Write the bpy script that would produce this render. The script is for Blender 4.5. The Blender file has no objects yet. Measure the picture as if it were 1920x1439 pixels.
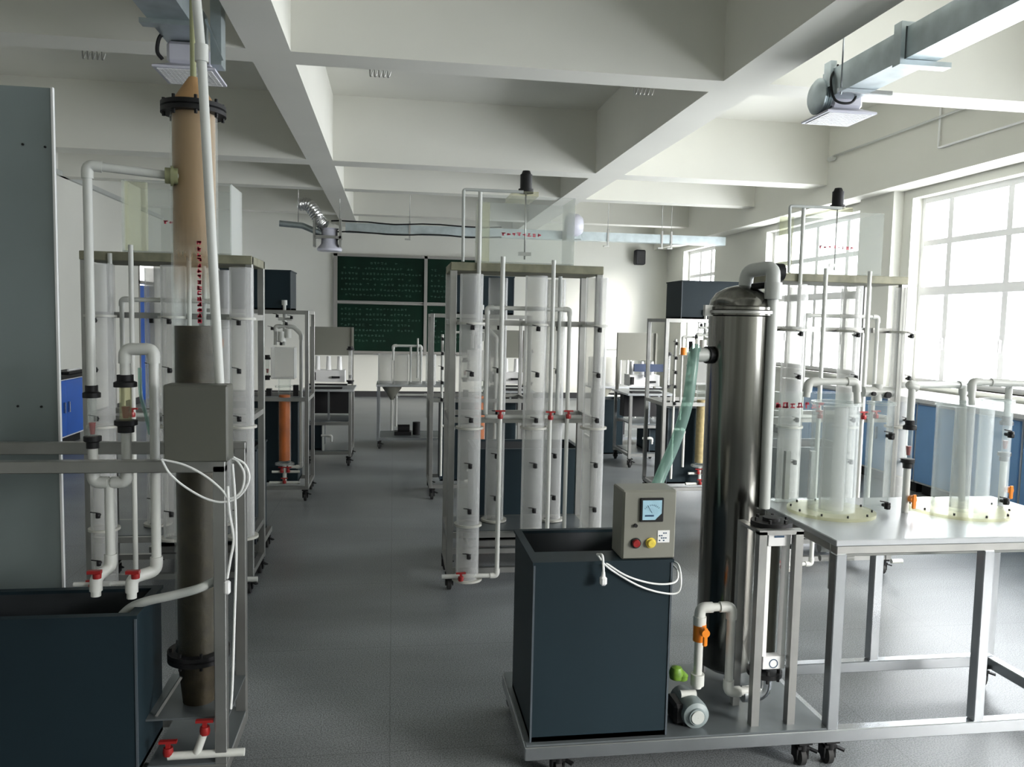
import bpy, math, random
from mathutils import Vector, Matrix
C = bpy.context.scene.collection
sc = bpy.context.scene
# ------------------------------------------------------------------ camera, world, light
F = 1500.0
H = 1.5
def _n(v): return v.normalized()
_v1 = _n(Vector((738-960., 719.5-598, -F)))
_h = Vector((1, -.021, 0))
_z = _n(_h.cross(_v1))
if _z.y < 0: _z = -_z
_x = _n(_v1.cross(_z))
if _x.x < 0: _x = -_x
# rows of Rc map camera coords to world
Rc = Matrix(((_x.x, _x.y, _x.z), (_v1.x, _v1.y, _v1.z), (_z.x, _z.y, _z.z)))
cam_d = bpy.data.cameras.new('camera'); cam = bpy.data.objects.new('camera', cam_d); C.objects.link(cam)
cam.matrix_world = Matrix.Translation((0, 0, H)) @ Rc.to_4x4()
cam_d.sensor_width = 36; cam_d.lens = F/1920*36; cam_d.clip_start = .05; cam_d.clip_end = 200
sc.camera = cam
def ray(px, py): return Rc @ Vector((px-960, 719.5-py, -F))
def aty(px, py, Y):
    d = ray(px, py); t = Y/d.y; return Vector((d.x*t, Y, H+d.z*t))
def atz(px, py, Z):
    d = ray(px, py); t = (Z-H)/d.z; return Vector((d.x*t, d.y*t, Z))

w = bpy.data.worlds.new('sky'); sc.world = w; w.use_nodes = True
bg = w.node_tree.nodes['Background']; bg.inputs[0].default_value = (.93, .965, 1, 1); bg.inputs[1].default_value = 15.0
sl = bpy.data.lights.new('hazy_sun', 'SUN'); sl.energy = 15.0; sl.angle = math.radians(30); sl.color = (1, .97, .92)
so = bpy.data.objects.new('hazy_sun', sl); C.objects.link(so); so.rotation_euler = Vector((-.66, .66, -.36)).to_track_quat('-Z', 'Y').to_euler(); so.location = (12, -4, 8)
sc.view_settings.view_transform = 'Standard'; sc.view_settings.look = 'None'
sc.view_settings.exposure = 0.0; sc.view_settings.gamma = 1; sc.view_settings.use_curve_mapping = False
cy = sc.cycles
cy.max_bounces = 10; cy.diffuse_bounces = 5; cy.glossy_bounces = 4; cy.transmission_bounces = 4
cy.transparent_max_bounces = 48; cy.use_denoising = True; cy.caustics_reflective = False; cy.caustics_refractive = False
cy.sample_clamp_indirect = 6

XR = 5.4; XL = -4.2; YF = 15.5; YB = -3.6; ZC = 3.9; ZB = 3.2
WINS = [(-3.2, -.4), (.9, 4.0), (4.95, 7.85), (8.75, 11.2), (13.1, 14.6)]
for a, b in WINS:                     # portals: they only steer the sky's own light through the openings
    L = bpy.data.lights.new('window_portal', 'AREA'); L.shape = 'RECTANGLE'; L.size = 1.9; L.size_y = b-a
    L.cycles.is_portal = True
    o = bpy.data.objects.new('window_portal', L); C.objects.link(o)
    o.location = (XR+.3, (a+b)/2, 1.9); o.rotation_euler = (0, math.radians(90), 0)

# ------------------------------------------------------------------ materials
def mat(name, col, rough=.5, metal=0., noise=0., nscale=8., bump=0., spec=.5, stretch=None, coat=0):
    m = bpy.data.materials.new(name); m.use_nodes = True
    nt = m.node_tree; p = nt.nodes['Principled BSDF']
    p.inputs['Base Color'].default_value = (*col, 1); p.inputs['Roughness'].default_value = rough
    p.inputs['Metallic'].default_value = metal; p.inputs['Specular IOR Level'].default_value = spec
    p.inputs['Coat Weight'].default_value = coat
    if noise or bump:
        tc = nt.nodes.new('ShaderNodeTexCoord'); mp = nt.nodes.new('ShaderNodeMapping')
        nt.links.new(tc.outputs['Object'], mp.inputs[0])
        if stretch: mp.inputs['Scale'].default_value = stretch
        nz = nt.nodes.new('ShaderNodeTexNoise'); nz.inputs['Scale'].default_value = nscale
        nz.inputs['Detail'].default_value = 4
        nt.links.new(mp.outputs[0], nz.inputs['Vector'])
        if noise:
            r = nt.nodes.new('ShaderNodeMapRange'); r.inputs['From Min'].default_value = .3; r.inputs['From Max'].default_value = .7
            r.inputs['To Min'].default_value = 1-noise; r.inputs['To Max'].default_value = 1+noise
            nt.links.new(nz.outputs['Fac'], r.inputs[0])
            mx = nt.nodes.new('ShaderNodeVectorMath'); mx.operation = 'SCALE'; mx.inputs[0].default_value = col
            nt.links.new(r.outputs[0], mx.inputs['Scale']); nt.links.new(mx.outputs[0], p.inputs['Base Color'])
        if bump:
            b = nt.nodes.new('ShaderNodeBump'); b.inputs['Strength'].default_value = bump; b.inputs['Distance'].default_value = .01
            nt.links.new(nz.outputs['Fac'], b.inputs['Height']); nt.links.new(b.outputs[0], p.inputs['Normal'])
    return m

def clear(name, tint=(.97, .98, .975), face=.07, edge=.55, col=(.85, .88, .87), rough=.12):
    m = bpy.data.materials.new(name); m.use_nodes = True; nt = m.node_tree; N = nt.nodes; Lk = nt.links
    p = N['Principled BSDF']; p.inputs['Base Color'].default_value = (*col, 1); p.inputs['Roughness'].default_value = rough
    tr = N.new('ShaderNodeBsdfTransparent'); tr.inputs[0].default_value = (*tint, 1)
    lw = N.new('ShaderNodeLayerWeight'); lw.inputs[0].default_value = .5
    pw = N.new('ShaderNodeMath'); pw.operation = 'POWER'; pw.inputs[1].default_value = 3.0
    Lk.new(lw.outputs['Facing'], pw.inputs[0])
    r = N.new('ShaderNodeMapRange'); r.inputs['To Min'].default_value = face; r.inputs['To Max'].default_value = edge
    Lk.new(pw.outputs[0], r.inputs[0])
    mx = N.new('ShaderNodeMixShader'); Lk.new(r.outputs[0], mx.inputs[0]); Lk.new(tr.outputs[0], mx.inputs[1]); Lk.new(p.outputs[0], mx.inputs[2])
    Lk.new(mx.outputs[0], N['Material Output'].inputs[0])
    return m

M = dict(
    wall=mat('painted_wall', (.69, .69, .635), .8, noise=.02, nscale=1.5, bump=.05),
    ceil=mat('painted_concrete', (.72, .715, .655), .85, noise=.03, nscale=1.2, bump=.08),
    skirt=mat('skirting', (.03, .03, .032), .4),
    frame=mat('window_frame', (.88, .88, .88), .4),
    steel=mat('steel_tube', (.40, .40, .385), .36, .9, noise=.12, nscale=6),
    steelL=mat('bright_steel', (.46, .48, .50), .26, .95, noise=.08, nscale=6),
    brushed=mat('brushed_steel', (.20, .197, .18), .17, 1., noise=.4, nscale=16, stretch=(1.6, 1.6, .02)),
    galv=mat('galvanised_steel', (.46, .52, .54), .38, .85, noise=.12, nscale=9),
    foil=mat('foil_hose', (.8, .8, .8), .25, 1., bump=.6, nscale=30),
    pvc=mat('white_pipe', (.58, .59, .56), .38, noise=.03, nscale=5),
    pvcg=mat('grey_pipe', (.46, .48, .46), .4, noise=.05, nscale=5),
    tank=mat('grey_plastic_tank', (.011, .022, .029), .5, spec=.22, noise=.10, nscale=2.5, stretch=(1, 1, .5)),
    tankin=mat('tank_lining', (.02, .024, .028), .6),
    seam=mat('weld_seam', (.07, .085, .10), .4),
    panel=mat('pale_grey_panel', (.21, .25, .255), .45, noise=.05, nscale=1.5),
    box=mat('enamelled_box', (.20, .20, .17), .42, noise=.03, nscale=4),
    plate=mat('cart_plate', (.16, .18, .19), .35, .5, noise=.1, nscale=4),
    top=mat('steel_worktop', (.50, .52, .54), .3, .55, noise=.06, nscale=5),
    deck=mat('aged_deck_board', (.21, .205, .14), .6, noise=.25, nscale=14),
    dbox=mat('dark_enamelled_box', (.10, .102, .085), .42, noise=.03, nscale=4),
    flg=mat('pale_flange', (.46, .46, .42), .4),
    black=mat('black_plastic', (.008, .008, .009), .55, spec=.3),
    rubber=mat('rubber', (.02, .02, .02), .7),
    red=mat('red_plastic', (.26, .012, .012), .35),
    redp=mat('red_lettering', (.62, .05, .09), .6),
    orange=mat('orange_plastic', (.75, .22, .015), .35),
    amber=mat('amber_resin', (.36, .085, .008), .5, noise=.25, nscale=10),
    yellow=mat('pale_filter_sand', (.52, .40, .20), .6, noise=.15, nscale=40),
    ybtn=mat('yellow_button', (.7, .55, .08), .35),
    blue=mat('blue_cabinet', (.012, .11, .52), .4, noise=.05, nscale=3),
    navy=mat('navy_panel', (.03, .05, .11), .5),
    teal=mat('teal_metal', (.25, .42, .42), .45),
    green=mat('green_enamel', (.12, .24, .02), .5, noise=.4, nscale=40),
    white=mat('white_plastic', (.80, .80, .80), .4),
    lilac=mat('white_grille', (.62, .62, .70), .45),
    board=mat('green_chalkboard', (.002, .017, .009), .8, noise=.35, nscale=3, spec=.2),
    bframe=mat('board_frame', (.30, .29, .27), .45, .3),
    chalk=mat('chalk', (.06, .13, .095), .9),
    lcd=mat('meter_glass', (.35, .55, .66), .2, noise=.1, nscale=30),
    ink=mat('dark_print', (.02, .06, .12), .5),
    cable=mat('white_cable', (.80, .81, .80), .4),
    blackhole=mat('screen_black', (.015, .018, .02), .3),
    speaker=mat('speaker_black', (.012, .012, .014), .6),
    sand=mat('wet_sand', (.034, .026, .013), .55, noise=.3, nscale=25, bump=.3),
    hosew=mat('pale_hose', (.50, .52, .50), .3, noise=.05, nscale=20),
    olive=mat('olive_fitting', (.30, .31, .17), .4),
    acry=clear('clear_acrylic'),
    acryc=clear('column_acrylic', face=.008, edge=.45),
    blue_glare=mat('blue_cabinet_glare', (.20, .40, .72), .4, noise=.05, nscale=3),  # cabinet blue lightened, window glare put into the colour
    acryb=clear('bench_acrylic', face=.13, edge=.6, col=(.80, .84, .86)),
    acryf=clear('frosted_acrylic', face=.10, edge=.6, col=(.80, .82, .80), rough=.3),
    acryy=clear('yellowed_acrylic', tint=(.97, .96, .86), face=.13, edge=.6, col=(.75, .76, .60), rough=.25),
    water=clear('clouded_tube', tint=(.93, .93, .92), face=.22, edge=.7, col=(.75, .76, .76), rough=.3),
    hoseg=clear('green_tint_hose', tint=(.72, .88, .82), face=.42, edge=.9, col=(.33, .50, .45), rough=.2),
    glass=clear('window_glass', tint=(1, 1, 1), face=.02, edge=.5, col=(.6, .65, .65), rough=.02),
)
# floor: speckled grey sheet laid in large tiles, softly glossy
def floor_mat():
    m = bpy.data.materials.new('speckled_floor'); m.use_nodes = True; nt = m.node_tree; N = nt.nodes; Lk = nt.links
    p = N['Principled BSDF']; p.inputs['Roughness'].default_value = .3; p.inputs['Specular IOR Level'].default_value = .4
    tc = N.new('ShaderNodeTexCoord')
    n1 = N.new('ShaderNodeTexNoise'); n1.inputs['Scale'].default_value = 200; n1.inputs['Detail'].default_value = 3
    n2 = N.new('ShaderNodeTexNoise'); n2.inputs['Scale'].default_value = 1.3; n2.inputs['Detail'].default_value = 6
    mp = N.new('ShaderNodeMapping'); mp.inputs['Scale'].default_value = (.5, 1.6, 1)
    Lk.new(tc.outputs['Object'], n1.inputs['Vector']); Lk.new(tc.outputs['Object'], mp.inputs[0]); Lk.new(mp.outputs[0], n2.inputs['Vector'])
    cr = N.new('ShaderNodeValToRGB'); e = cr.color_ramp.elements
    e[0].position = .38; e[0].color = (.082, .090, .093, 1); e[1].position = .60; e[1].color = (.245, .262, .272, 1)
    Lk.new(n1.outputs['Fac'], cr.inputs[0])
    r = N.new('ShaderNodeMapRange'); r.inputs['From Min'].default_value = .3; r.inputs['From Max'].default_value = .75; r.inputs['To Min'].default_value = .76; r.inputs['To Max'].default_value = 1.42
    Lk.new(n2.outputs['Fac'], r.inputs[0])
    br = N.new('ShaderNodeTexBrick'); br.offset = 0; br.inputs['Scale'].default_value = 1
    br.inputs['Brick Width'].default_value = .9; br.inputs['Row Height'].default_value = .9; br.inputs['Mortar Size'].default_value = .0025
    br.inputs['Color1'].default_value = (1, 1, 1, 1); br.inputs['Color2'].default_value = (1, 1, 1, 1); br.inputs['Mortar'].default_value = (.72, .72, .72, 1)
    Lk.new(tc.outputs['Object'], br.inputs['Vector'])
    a = N.new('ShaderNodeVectorMath'); a.operation = 'SCALE'; Lk.new(cr.outputs[0], a.inputs[0]); Lk.new(r.outputs[0], a.inputs['Scale'])
    b = N.new('ShaderNodeVectorMath'); b.operation = 'MULTIPLY'; Lk.new(a.outputs[0], b.inputs[0]); Lk.new(br.outputs['Color'], b.inputs[1])
    Lk.new(b.outputs[0], p.inputs['Base Color'])
    rr = N.new('ShaderNodeMapRange'); rr.inputs['To Min'].default_value = .27; rr.inputs['To Max'].default_value = .44
    Lk.new(n2.outputs['Fac'], rr.inputs[0]); Lk.new(rr.outputs[0], p.inputs['Roughness'])
    bp = N.new('ShaderNodeBump'); bp.inputs['Strength'].default_value = .08; bp.inputs['Distance'].default_value = .003
    Lk.new(n1.outputs['Fac'], bp.inputs['Height']); Lk.new(bp.outputs[0], p.inputs['Normal'])
    return m
M['floor'] = floor_mat()
def stain_mat(z0, z1):
    # tan residue dried on the inside of the tube: dense at the top, thinning out downwards
    m = bpy.data.materials.new('tan_residue'); m.use_nodes = True; nt = m.node_tree; N = nt.nodes; Lk = nt.links
    p = N['Principled BSDF']; p.inputs['Base Color'].default_value = (.40, .265, .15, 1); p.inputs['Roughness'].default_value = .6
    g = N.new('ShaderNodeNewGeometry'); s = N.new('ShaderNodeSeparateXYZ'); Lk.new(g.outputs['Position'], s.inputs[0])
    nz = N.new('ShaderNodeTexNoise'); nz.inputs['Scale'].default_value = 12
    ad = N.new('ShaderNodeMath'); ad.operation = 'MULTIPLY_ADD'; ad.inputs[1].default_value = .10
    Lk.new(nz.outputs['Fac'], ad.inputs[0]); Lk.new(s.outputs['Z'], ad.inputs[2])
    r = N.new('ShaderNodeMapRange'); r.inputs['From Min'].default_value = z0+.05; r.inputs['From Max'].default_value = z1+.05
    r.inputs['To Min'].default_value = 0; r.inputs['To Max'].default_value = .93
    Lk.new(ad.outputs[0], r.inputs[0])
    tr = N.new('ShaderNodeBsdfTransparent'); mx = N.new('ShaderNodeMixShader')
    Lk.new(r.outputs[0], mx.inputs[0]); Lk.new(tr.outputs[0], mx.inputs[1]); Lk.new(p.outputs[0], mx.inputs[2]); Lk.new(mx.outputs[0], N['Material Output'].inputs[0])
    return m

# ------------------------------------------------------------------ mesh building
def V(*a): return Vector(a)
def roundpath(pts, rad, n=5):
    pts = [Vector(p) for p in pts]
    out = [pts[0]]
    for i in range(1, len(pts)-1):
        a, b, c = pts[i-1], pts[i], pts[i+1]
        u = (a-b); v = (c-b); r = min(rad, u.length*.48, v.length*.48)
        u.normalize(); v.normalize(); p, q = b+u*r, b+v*r
        for k in range(n+1):
            t = k/n; out.append(p*(1-t)**2 + b*2*t*(1-t) + q*t*t)
    out.append(pts[-1]); return out
def spline(pts, n=8):
    pts = [Vector(p) for p in pts]; P = [pts[0]*2-pts[1]]+pts+[pts[-1]*2-pts[-2]]; out = []
    for i in range(1, len(P)-2):
        for k in range(n):
            t = k/n; a, b, c, d = P[i-1], P[i], P[i+1], P[i+2]
            out.append(.5*((2*b)+(c-a)*t+(2*a-5*b+4*c-d)*t*t+(3*b-a-3*c+d)*t**3))
    out.append(pts[-1]); return out

class MB:
    def __init__(s): s.v = []; s.f = []; s.sm = []
    def add(s, vs, fs, smooth=False):
        o = len(s.v); s.v += [Vector(v) for v in vs]; s.f += [tuple(i+o for i in f) for f in fs]; s.sm += [smooth]*len(fs); return s
    def box(s, x0, x1, y0, y1, z0, z1, b=0):
        if x0 > x1: x0, x1 = x1, x0
        if y0 > y1: y0, y1 = y1, y0
        if z0 > z1: z0, z1 = z1, z0
        if b:
            b = min(b, (x1-x0)*.45, (y1-y0)*.45, (z1-z0)*.45); vs = []; idx = {}
            for i, x in enumerate((x0, x1)):
                for j, y in enumerate((y0, y1)):
                    for k, z in enumerate((z0, z1)):
                        sx, sy, sz = (1, -1)[i]*b, (1, -1)[j]*b, (1, -1)[k]*b
                        idx[i, j, k] = len(vs); vs += [(x, y+sy, z+sz), (x+sx, y, z+sz), (x+sx, y+sy, z)]
            I = lambda i, j, k, a: idx[i, j, k]+a
            fs = []
            for i in (0, 1):
                q = [I(i, 0, 0, 0), I(i, 0, 1, 0), I(i, 1, 1, 0), I(i, 1, 0, 0)]; fs.append(q if i == 0 else q[::-1])
                q = [I(0, i, 0, 1), I(1, i, 0, 1), I(1, i, 1, 1), I(0, i, 1, 1)]; fs.append(q if i == 0 else q[::-1])
                q = [I(0, 0, i, 2), I(0, 1, i, 2), I(1, 1, i, 2), I(1, 0, i, 2)]; fs.append(q if i == 0 else q[::-1])
            for i in (0, 1):
                for j in (0, 1):
                    q = [I(i, j, 0, 0), I(i, j, 1, 0), I(i, j, 1, 1), I(i, j, 0, 1)]; fs.append(q if i != j else q[::-1])
                    q = [I(i, 0, j, 0), I(i, 1, j, 0), I(i, 1, j, 2), I(i, 0, j, 2)]; fs.append(q if i == j else q[::-1])
                    q = [I(0, i, j, 1), I(1, i, j, 1), I(1, i, j, 2), I(0, i, j, 2)]; fs.append(q if i != j else q[::-1])
            for i in (0, 1):
                for j in (0, 1):
                    for k in (0, 1):
                        q = [I(i, j, k, 0), I(i, j, k, 1), I(i, j, k, 2)]; fs.append(q if (i+j+k) % 2 == 0 else q[::-1])
            return s.add(vs, fs)
        vs = [(x, y, z) for x in (x0, x1) for y in (y0, y1) for z in (z0, z1)]
        return s.add(vs, [(0, 1, 3, 2), (4, 6, 7, 5), (0, 4, 5, 1), (2, 3, 7, 6), (0, 2, 6, 4), (1, 5, 7, 3)])
    def obox(s, c, ux, uy, uz, hx, hy, hz):
        c = Vector(c); vs = [c+ux*a*hx+uy*b*hy+uz*d*hz for a in (-1, 1) for b in (-1, 1) for d in (-1, 1)]
        return s.add(vs, [(0, 1, 3, 2), (4, 6, 7, 5), (0, 4, 5, 1), (2, 3, 7, 6), (0, 2, 6, 4), (1, 5, 7, 3)])
    def bar(s, a, b, w, h=None):
        a, b = Vector(a), Vector(b); h = h or w; uz = (b-a); L = uz.length; uz.normalize()
        ref = V(0, 0, 1) if abs(uz.z) < .9 else V(0, 1, 0)
        ux = uz.cross(ref).normalized(); uy = ux.cross(uz).normalized()
        return s.obox((a+b)/2, ux, uy, uz, w/2, h/2, L/2)
    def tube(s, pts, r, n=12, cap=True, rs=None):
        pts = [Vector(p) for p in pts]; m = len(pts); vs = []; up = None
        for i, p in enumerate(pts):
            t = (pts[min(i+1, m-1)]-pts[max(i-1, 0)]).normalized()
            if up is None:
                up = t.cross(V(0, 0, 1) if abs(t.z) < .9 else V(0, 1, 0)).normalized()
            else:
                up = (up-t*up.dot(t)); up.normalize()
            w_ = t.cross(up); rr = rs[i] if rs else r
            for k in range(n):
                a = 2*math.pi*k/n; vs.append(p+(up*math.cos(a)+w_*math.sin(a))*rr)
        fs = [(i*n+k, i*n+(k+1) % n, (i+1)*n+(k+1) % n, (i+1)*n+k) for i in range(m-1) for k in range(n)]
        s.add(vs, fs, True)
        if cap:
            o = len(s.v)-len(vs)
            s.f += [tuple(o+k for k in range(n))[::-1], tuple(o+(m-1)*n+k for k in range(n))]; s.sm += [False, False]
        return s
    def cyl(s, a, b, r, r2=None, n=16):
        a, b = Vector(a), Vector(b); return s.tube([a, b], r, n, True, [r, r2 if r2 is not None else r])
    def lathe(s, c, prof, n=28, axis='z'):
        c = Vector(c); vs = []
        for r, z in prof:
            for k in range(n):
                a = 2*math.pi*k/n
                x, y = r*math.cos(a), r*math.sin(a)
                vs.append(c+(V(x, y, z) if axis == 'z' else V(x, z, y) if axis == 'y' else V(z, x, y)))
        fs = [(i*n+k, i*n+(k+1) % n, (i+1)*n+(k+1) % n, (i+1)*n+k) for i in range(len(prof)-1) for k in range(n)]
        return s.add(vs, fs, True)
    def shell(s, x, y, z0, z1, R, t=.004, n=28):
        return s.lathe((x, y, 0), [(R-t, z0), (R, z0), (R, z1), (R-t, z1), (R-t, z0)], n)
    def pvc(s, pts, r, rad=None, n=12, fit=True):
        pts = [Vector(p) for p in pts]; s.tube(roundpath(pts, rad or r*1.6), r, n)
        if fit:
            for i in range(1, len(pts)-1):
                u = (pts[i-1]-pts[i]).normalized(); v = (pts[i+1]-pts[i]).normalized()
                s.tube(roundpath([pts[i]+u*r*3, pts[i], pts[i]+v*r*3], r*1.6), r*1.28, n)
        return s
    def build(s, name, m, parent=None, label=None, smooth_angle=40):
        off = ORG.get(parent.name, V(0, 0, 0)) if parent else V(0, 0, 0)
        me = bpy.data.meshes.new(name)
        me.from_pydata([tuple(v-off) for v in s.v], [], s.f); me.validate()
        me.polygons.foreach_set('use_smooth', s.sm if len(s.sm) == len(me.polygons) else [False]*len(me.polygons)); me.update()
        import bmesh
        bm = bmesh.new(); bm.from_mesh(me); bmesh.ops.recalc_face_normals(bm, faces=bm.faces)
        for e in bm.edges:
            if len(e.link_faces) == 2 and e.calc_face_angle(0) > math.radians(smooth_angle): e.smooth = False
        bm.to_mesh(me); bm.free()
        me.materials.append(m if not isinstance(m, str) else M[m])
        o = bpy.data.objects.new(name, me); C.objects.link(o)
        if parent: o.parent = parent
        ORG[o.name] = off
        if label: o['label'] = label
        return o
ORG = {}
def thing(name, label, cat, loc, group=None):
    o = bpy.data.objects.new(name, None); C.objects.link(o); o.location = loc; o.empty_display_size = .1
    ORG[o.name] = Vector(loc); o['label'] = label; o['category'] = cat
    if group: o['group'] = group
    return o
def tag(o, label, cat, group=None):
    o['label'] = label; o['category'] = cat
    if group: o['group'] = group
    # set the origin of a one-mesh thing to its own base
    me = o.data; xs = [v.co for v in me.vertices]
    c = V((min(v.x for v in xs)+max(v.x for v in xs))/2, (min(v.y for v in xs)+max(v.y for v in xs))/2, min(v.z for v in xs))
    me.transform(Matrix.Translation(-c)); o.location = c
    return o
def struct(mb, name, m):
    o = mb.build(name, m); o['kind'] = 'structure'; return o
def sub_struct(mb, name, m, par): return mb.build(name, m, par)
def copy_tree(o, parent=None):
    c = o.copy(); C.objects.link(c)
    if parent: c.parent = parent
    for ch in list(o.children): copy_tree(ch, c)
    return c
def inst(src, parent, loc):
    c = src.copy(); C.objects.link(c); c.parent = parent; c.location = loc; ORG[c.name] = ORG[parent.name]; return c
def moved(mb_func, name, m, parent, loc, shared={}):
    # small repeated fittings share one mesh
    key = name+str(m)+mb_func.__name__
    loc = Vector(loc)-ORG[parent.name]
    if key not in shared:
        mb = MB(); mb_func(mb); o = mb.build(name, m); shared[key] = o.data
        o.parent = parent; o.location = loc; ORG[o.name] = ORG[parent.name]; return o
    o = bpy.data.objects.new(name, shared[key]); C.objects.link(o); o.parent = parent; o.location = loc; ORG[o.name] = ORG[parent.name]
    return o
def glyph(mb, o, ux, uz, s, rng, th=.0012, w_=.09):
    # one invented many-stroke mark in a cell of side s
    un = ux.cross(uz)
    for k in range(rng.randint(2, 3)):
        z = s*(.15+.7*rng.random()); L = s*(.5+.4*rng.random())
        mb.obox(o+ux*s*.5+uz*z, ux, un, uz, L/2, th/2, s*w_/2)
    for k in range(rng.randint(1, 3)):
        x = s*(.2+.6*rng.random()); L = s*(.35+.5*rng.random())
        mb.obox(o+ux*x+uz*s*.5, ux, un, uz, s*w_/2, th/2, L/2)
def tap_f(mb):
    mb.cyl((0, .014, 0), (0, -.026, 0), .007, n=8); mb.cyl((0, -.014, -.010), (0, -.014, .014), .0115, n=8)
    mb.bar((0, -.016, .016), (-.034, -.022, .022), .007, .004)
def castor_f(mb):
    mb.box(-.024, .024, -.024, .024, .088, .1); mb.cyl((0, 0, .06), (0, 0, .09), .016, n=10)
    mb.box(-.022, -.016, -.006, .034, .028, .075); mb.box(.016, .022, -.006, .034, .028, .075); mb.box(-.022, .022, -.012, .034, .066, .076)
    mb.bar((0, .02, .07), (.045, -.02, .06), .016, .006)
def wheel_f(mb):
    mb.lathe((-.013, .016, .035), [(.001, 0), (.026, 0), (.035, .004), (.035, .022), (.026, .026), (.001, .026)], 18, 'x')
def castor(parent, x, y, z=0):
    c = moved(castor_f, 'caster', 'black', parent, (x, y, z)); ORG[c.name] = ORG[parent.name]
    w_ = moved(wheel_f, 'wheel', 'rubber', parent, (x, y, z)); w_.parent = c; w_.location = (0, 0, 0)
def valve_f(mb):
    mb.lathe((0, 0, 0), [(.001, -.012), (.014, -.012), (.016, 0), (.014, .012), (.001, .012)], 10, 'z')
    mb.box(-.006, .006, -.006, .006, .01, .03); mb.box(-.026, .026, -.007, .007, .026, .034)

# ------------------------------------------------------------------ room shell
struct(MB().box(XL-.2, XR+.25, YB-.2, YF+.2, -.12, 0), 'floor', 'floor')
struct(MB().box(XL-.2, XR+.25, YB-.2, YF+.2, ZC, ZC+.15), 'ceiling', 'ceil')
struct(MB().box(XL-.2, XR+.25, YF, YF+.2, 0, ZC), 'wall_far', 'wall')
struct(MB().box(XL-.2, XR+.25, YB-.2, YB, 0, ZC), 'wall_near', 'wall')
# left wall with a door and transom opening
DY0, DY1, DZ = 14.15, 15.0, 2.0
mb = MB(); mb.box(XL-.2, XL, YB, DY0, 0, ZC); mb.box(XL-.2, XL, DY1, YF, 0, ZC); mb.box(XL-.2, XL, DY0, DY1, 2.5, ZC)
struct(mb, 'wall_left', 'wall')
d = struct(MB().box(XL-.12, XL-.06, DY0+.03, DY1-.03, 0.005, DZ-.02, .004), 'door_1', 'blue')
MB().box(XL-.06, XL-.02, DY0+.1, DY0+.13, .95, 1.1, .003).build('door_handle', 'steelL', d)
mb = MB(); mb.box(XL-.14, XL+.015, DY0, DY0+.04, 0, 2.5); mb.box(XL-.14, XL+.015, DY1-.04, DY1, 0, 2.5); mb.box(XL-.14, XL+.015, DY0, DY1, DZ, DZ+.05); mb.box(XL-.14, XL+.015, DY0, DY1, 2.45, 2.5)
mb.build('door_frame', 'bframe', d)
MB().box(XL-.1, XL-.095, DY0+.04, DY1-.04, DZ+.05, 2.45).build('transom_glass', 'glass', d)
# right wall: piers, sills and lintels round the openings
mb = MB(); ys = [YB]+[q for ab in WINS for q in ab]+[YF]
for i in range(0, len(ys), 2): mb.box(XR, XR+.25, ys[i], ys[i+1], 0, ZC)
for a, b in WINS:
    mb.box(XR, XR+.25, a, b, 0, .94); mb.box(XR, XR+.25, a, b, 2.88, ZC)
struct(mb, 'wall_right', 'wall')
for i, (a, b) in enumerate(WINS):
    X0, X1 = XR+.12, XR+.17
    mb = MB(); z0, z1 = .94, 2.88
    mb.box(X0, X1, a, a+.05, z0, z1); mb.box(X0, X1, b-.05, b, z0, z1); mb.box(X0+.001, X1-.001, a+.01, b-.01, z0, z0+.05); mb.box(X0+.001, X1-.001, a+.01, b-.01, z1-.06, z1)
    mb.box(X0-.005, X1+.005, a+.01, b-.01, 1.86, 1.95); mb.box(X0+.003, X1-.003, a+.01, b-.01, 2.375, 2.435)
    L = b-a
    mul = [b-.44, b-1.23, b-2.02, b-2.46] if L > 2.6 else ([b-.5, a+.5, (a+b)/2] if L > 2 else [b-.55, a+.45])
    for y in mul: mb.box(X0+.006, X1-.006, y-.035, y+.035, z0+.01, z1-.01)
    wd = struct(mb, 'window_%d' % (i+1), 'frame')
    MB().box(XR+.142, XR+.148, a+.03, b-.03, z0+.03, z1-.03).build('window_pane', 'glass', wd)
    MB().box(XR-.03, XR+.12, a-.02, b+.02, z0-.035, z0).build('window_sill', 'wall', wd)
    for y in mul[:2]: MB().box(X0-.03, X0, y-.012, y+.012, 1.3, 1.42, .004).build('window_handle', 'white', wd)
# beams
t = MB()
t.box(-.95, -.67, YB, YF, ZB, ZC); struct(t, 'trim_1', 'ceil')
t = MB(); t.box(2.26, 2.60, YB, YF, ZB, ZC); struct(t, 'trim_2', 'ceil')
for i, (a, b, z) in enumerate([(1.5, 1.8, ZB), (5.45, 5.72, ZB), (9.05, 9.36, ZB), (11.0, 11.24, 3.21), (13.6, 13.84, 3.21)]):
    t = MB()
    for x0, x1 in ((XL, -.95), (-.67, 2.26), (2.6, XR-.3)): t.box(x0, x1, a, b, z, ZC)
    struct(t, 'trim_%d' % (i+3), 'ceil')
struct(MB().box(XR-.3, XR-.02, YB, YF, 2.97, ZC), 'trim_8', 'ceil')
tag(MB().box(XL+.001, XL+.05, 6, YF-.01, 3.21, 3.27).build('wall_trunking', 'pvcg'), 'thin grey cable trunking along the top of the left wall', 'trunking')
struct(MB().box(XR-.12, XR-.001, 8.0, 8.62, 0, 2.97), 'trim_10', 'wall')
for nm, bx in dict(baseboard_far=(XL, XR, YF-.015, YF, 0, .11), baseboard_left=(XL, XL+.015, YB, DY0, 0, .11), baseboard_right=(XR-.015, XR, YB, YF, 0, .11)).items():
    struct(MB().box(*bx), nm, 'skirt')

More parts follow.
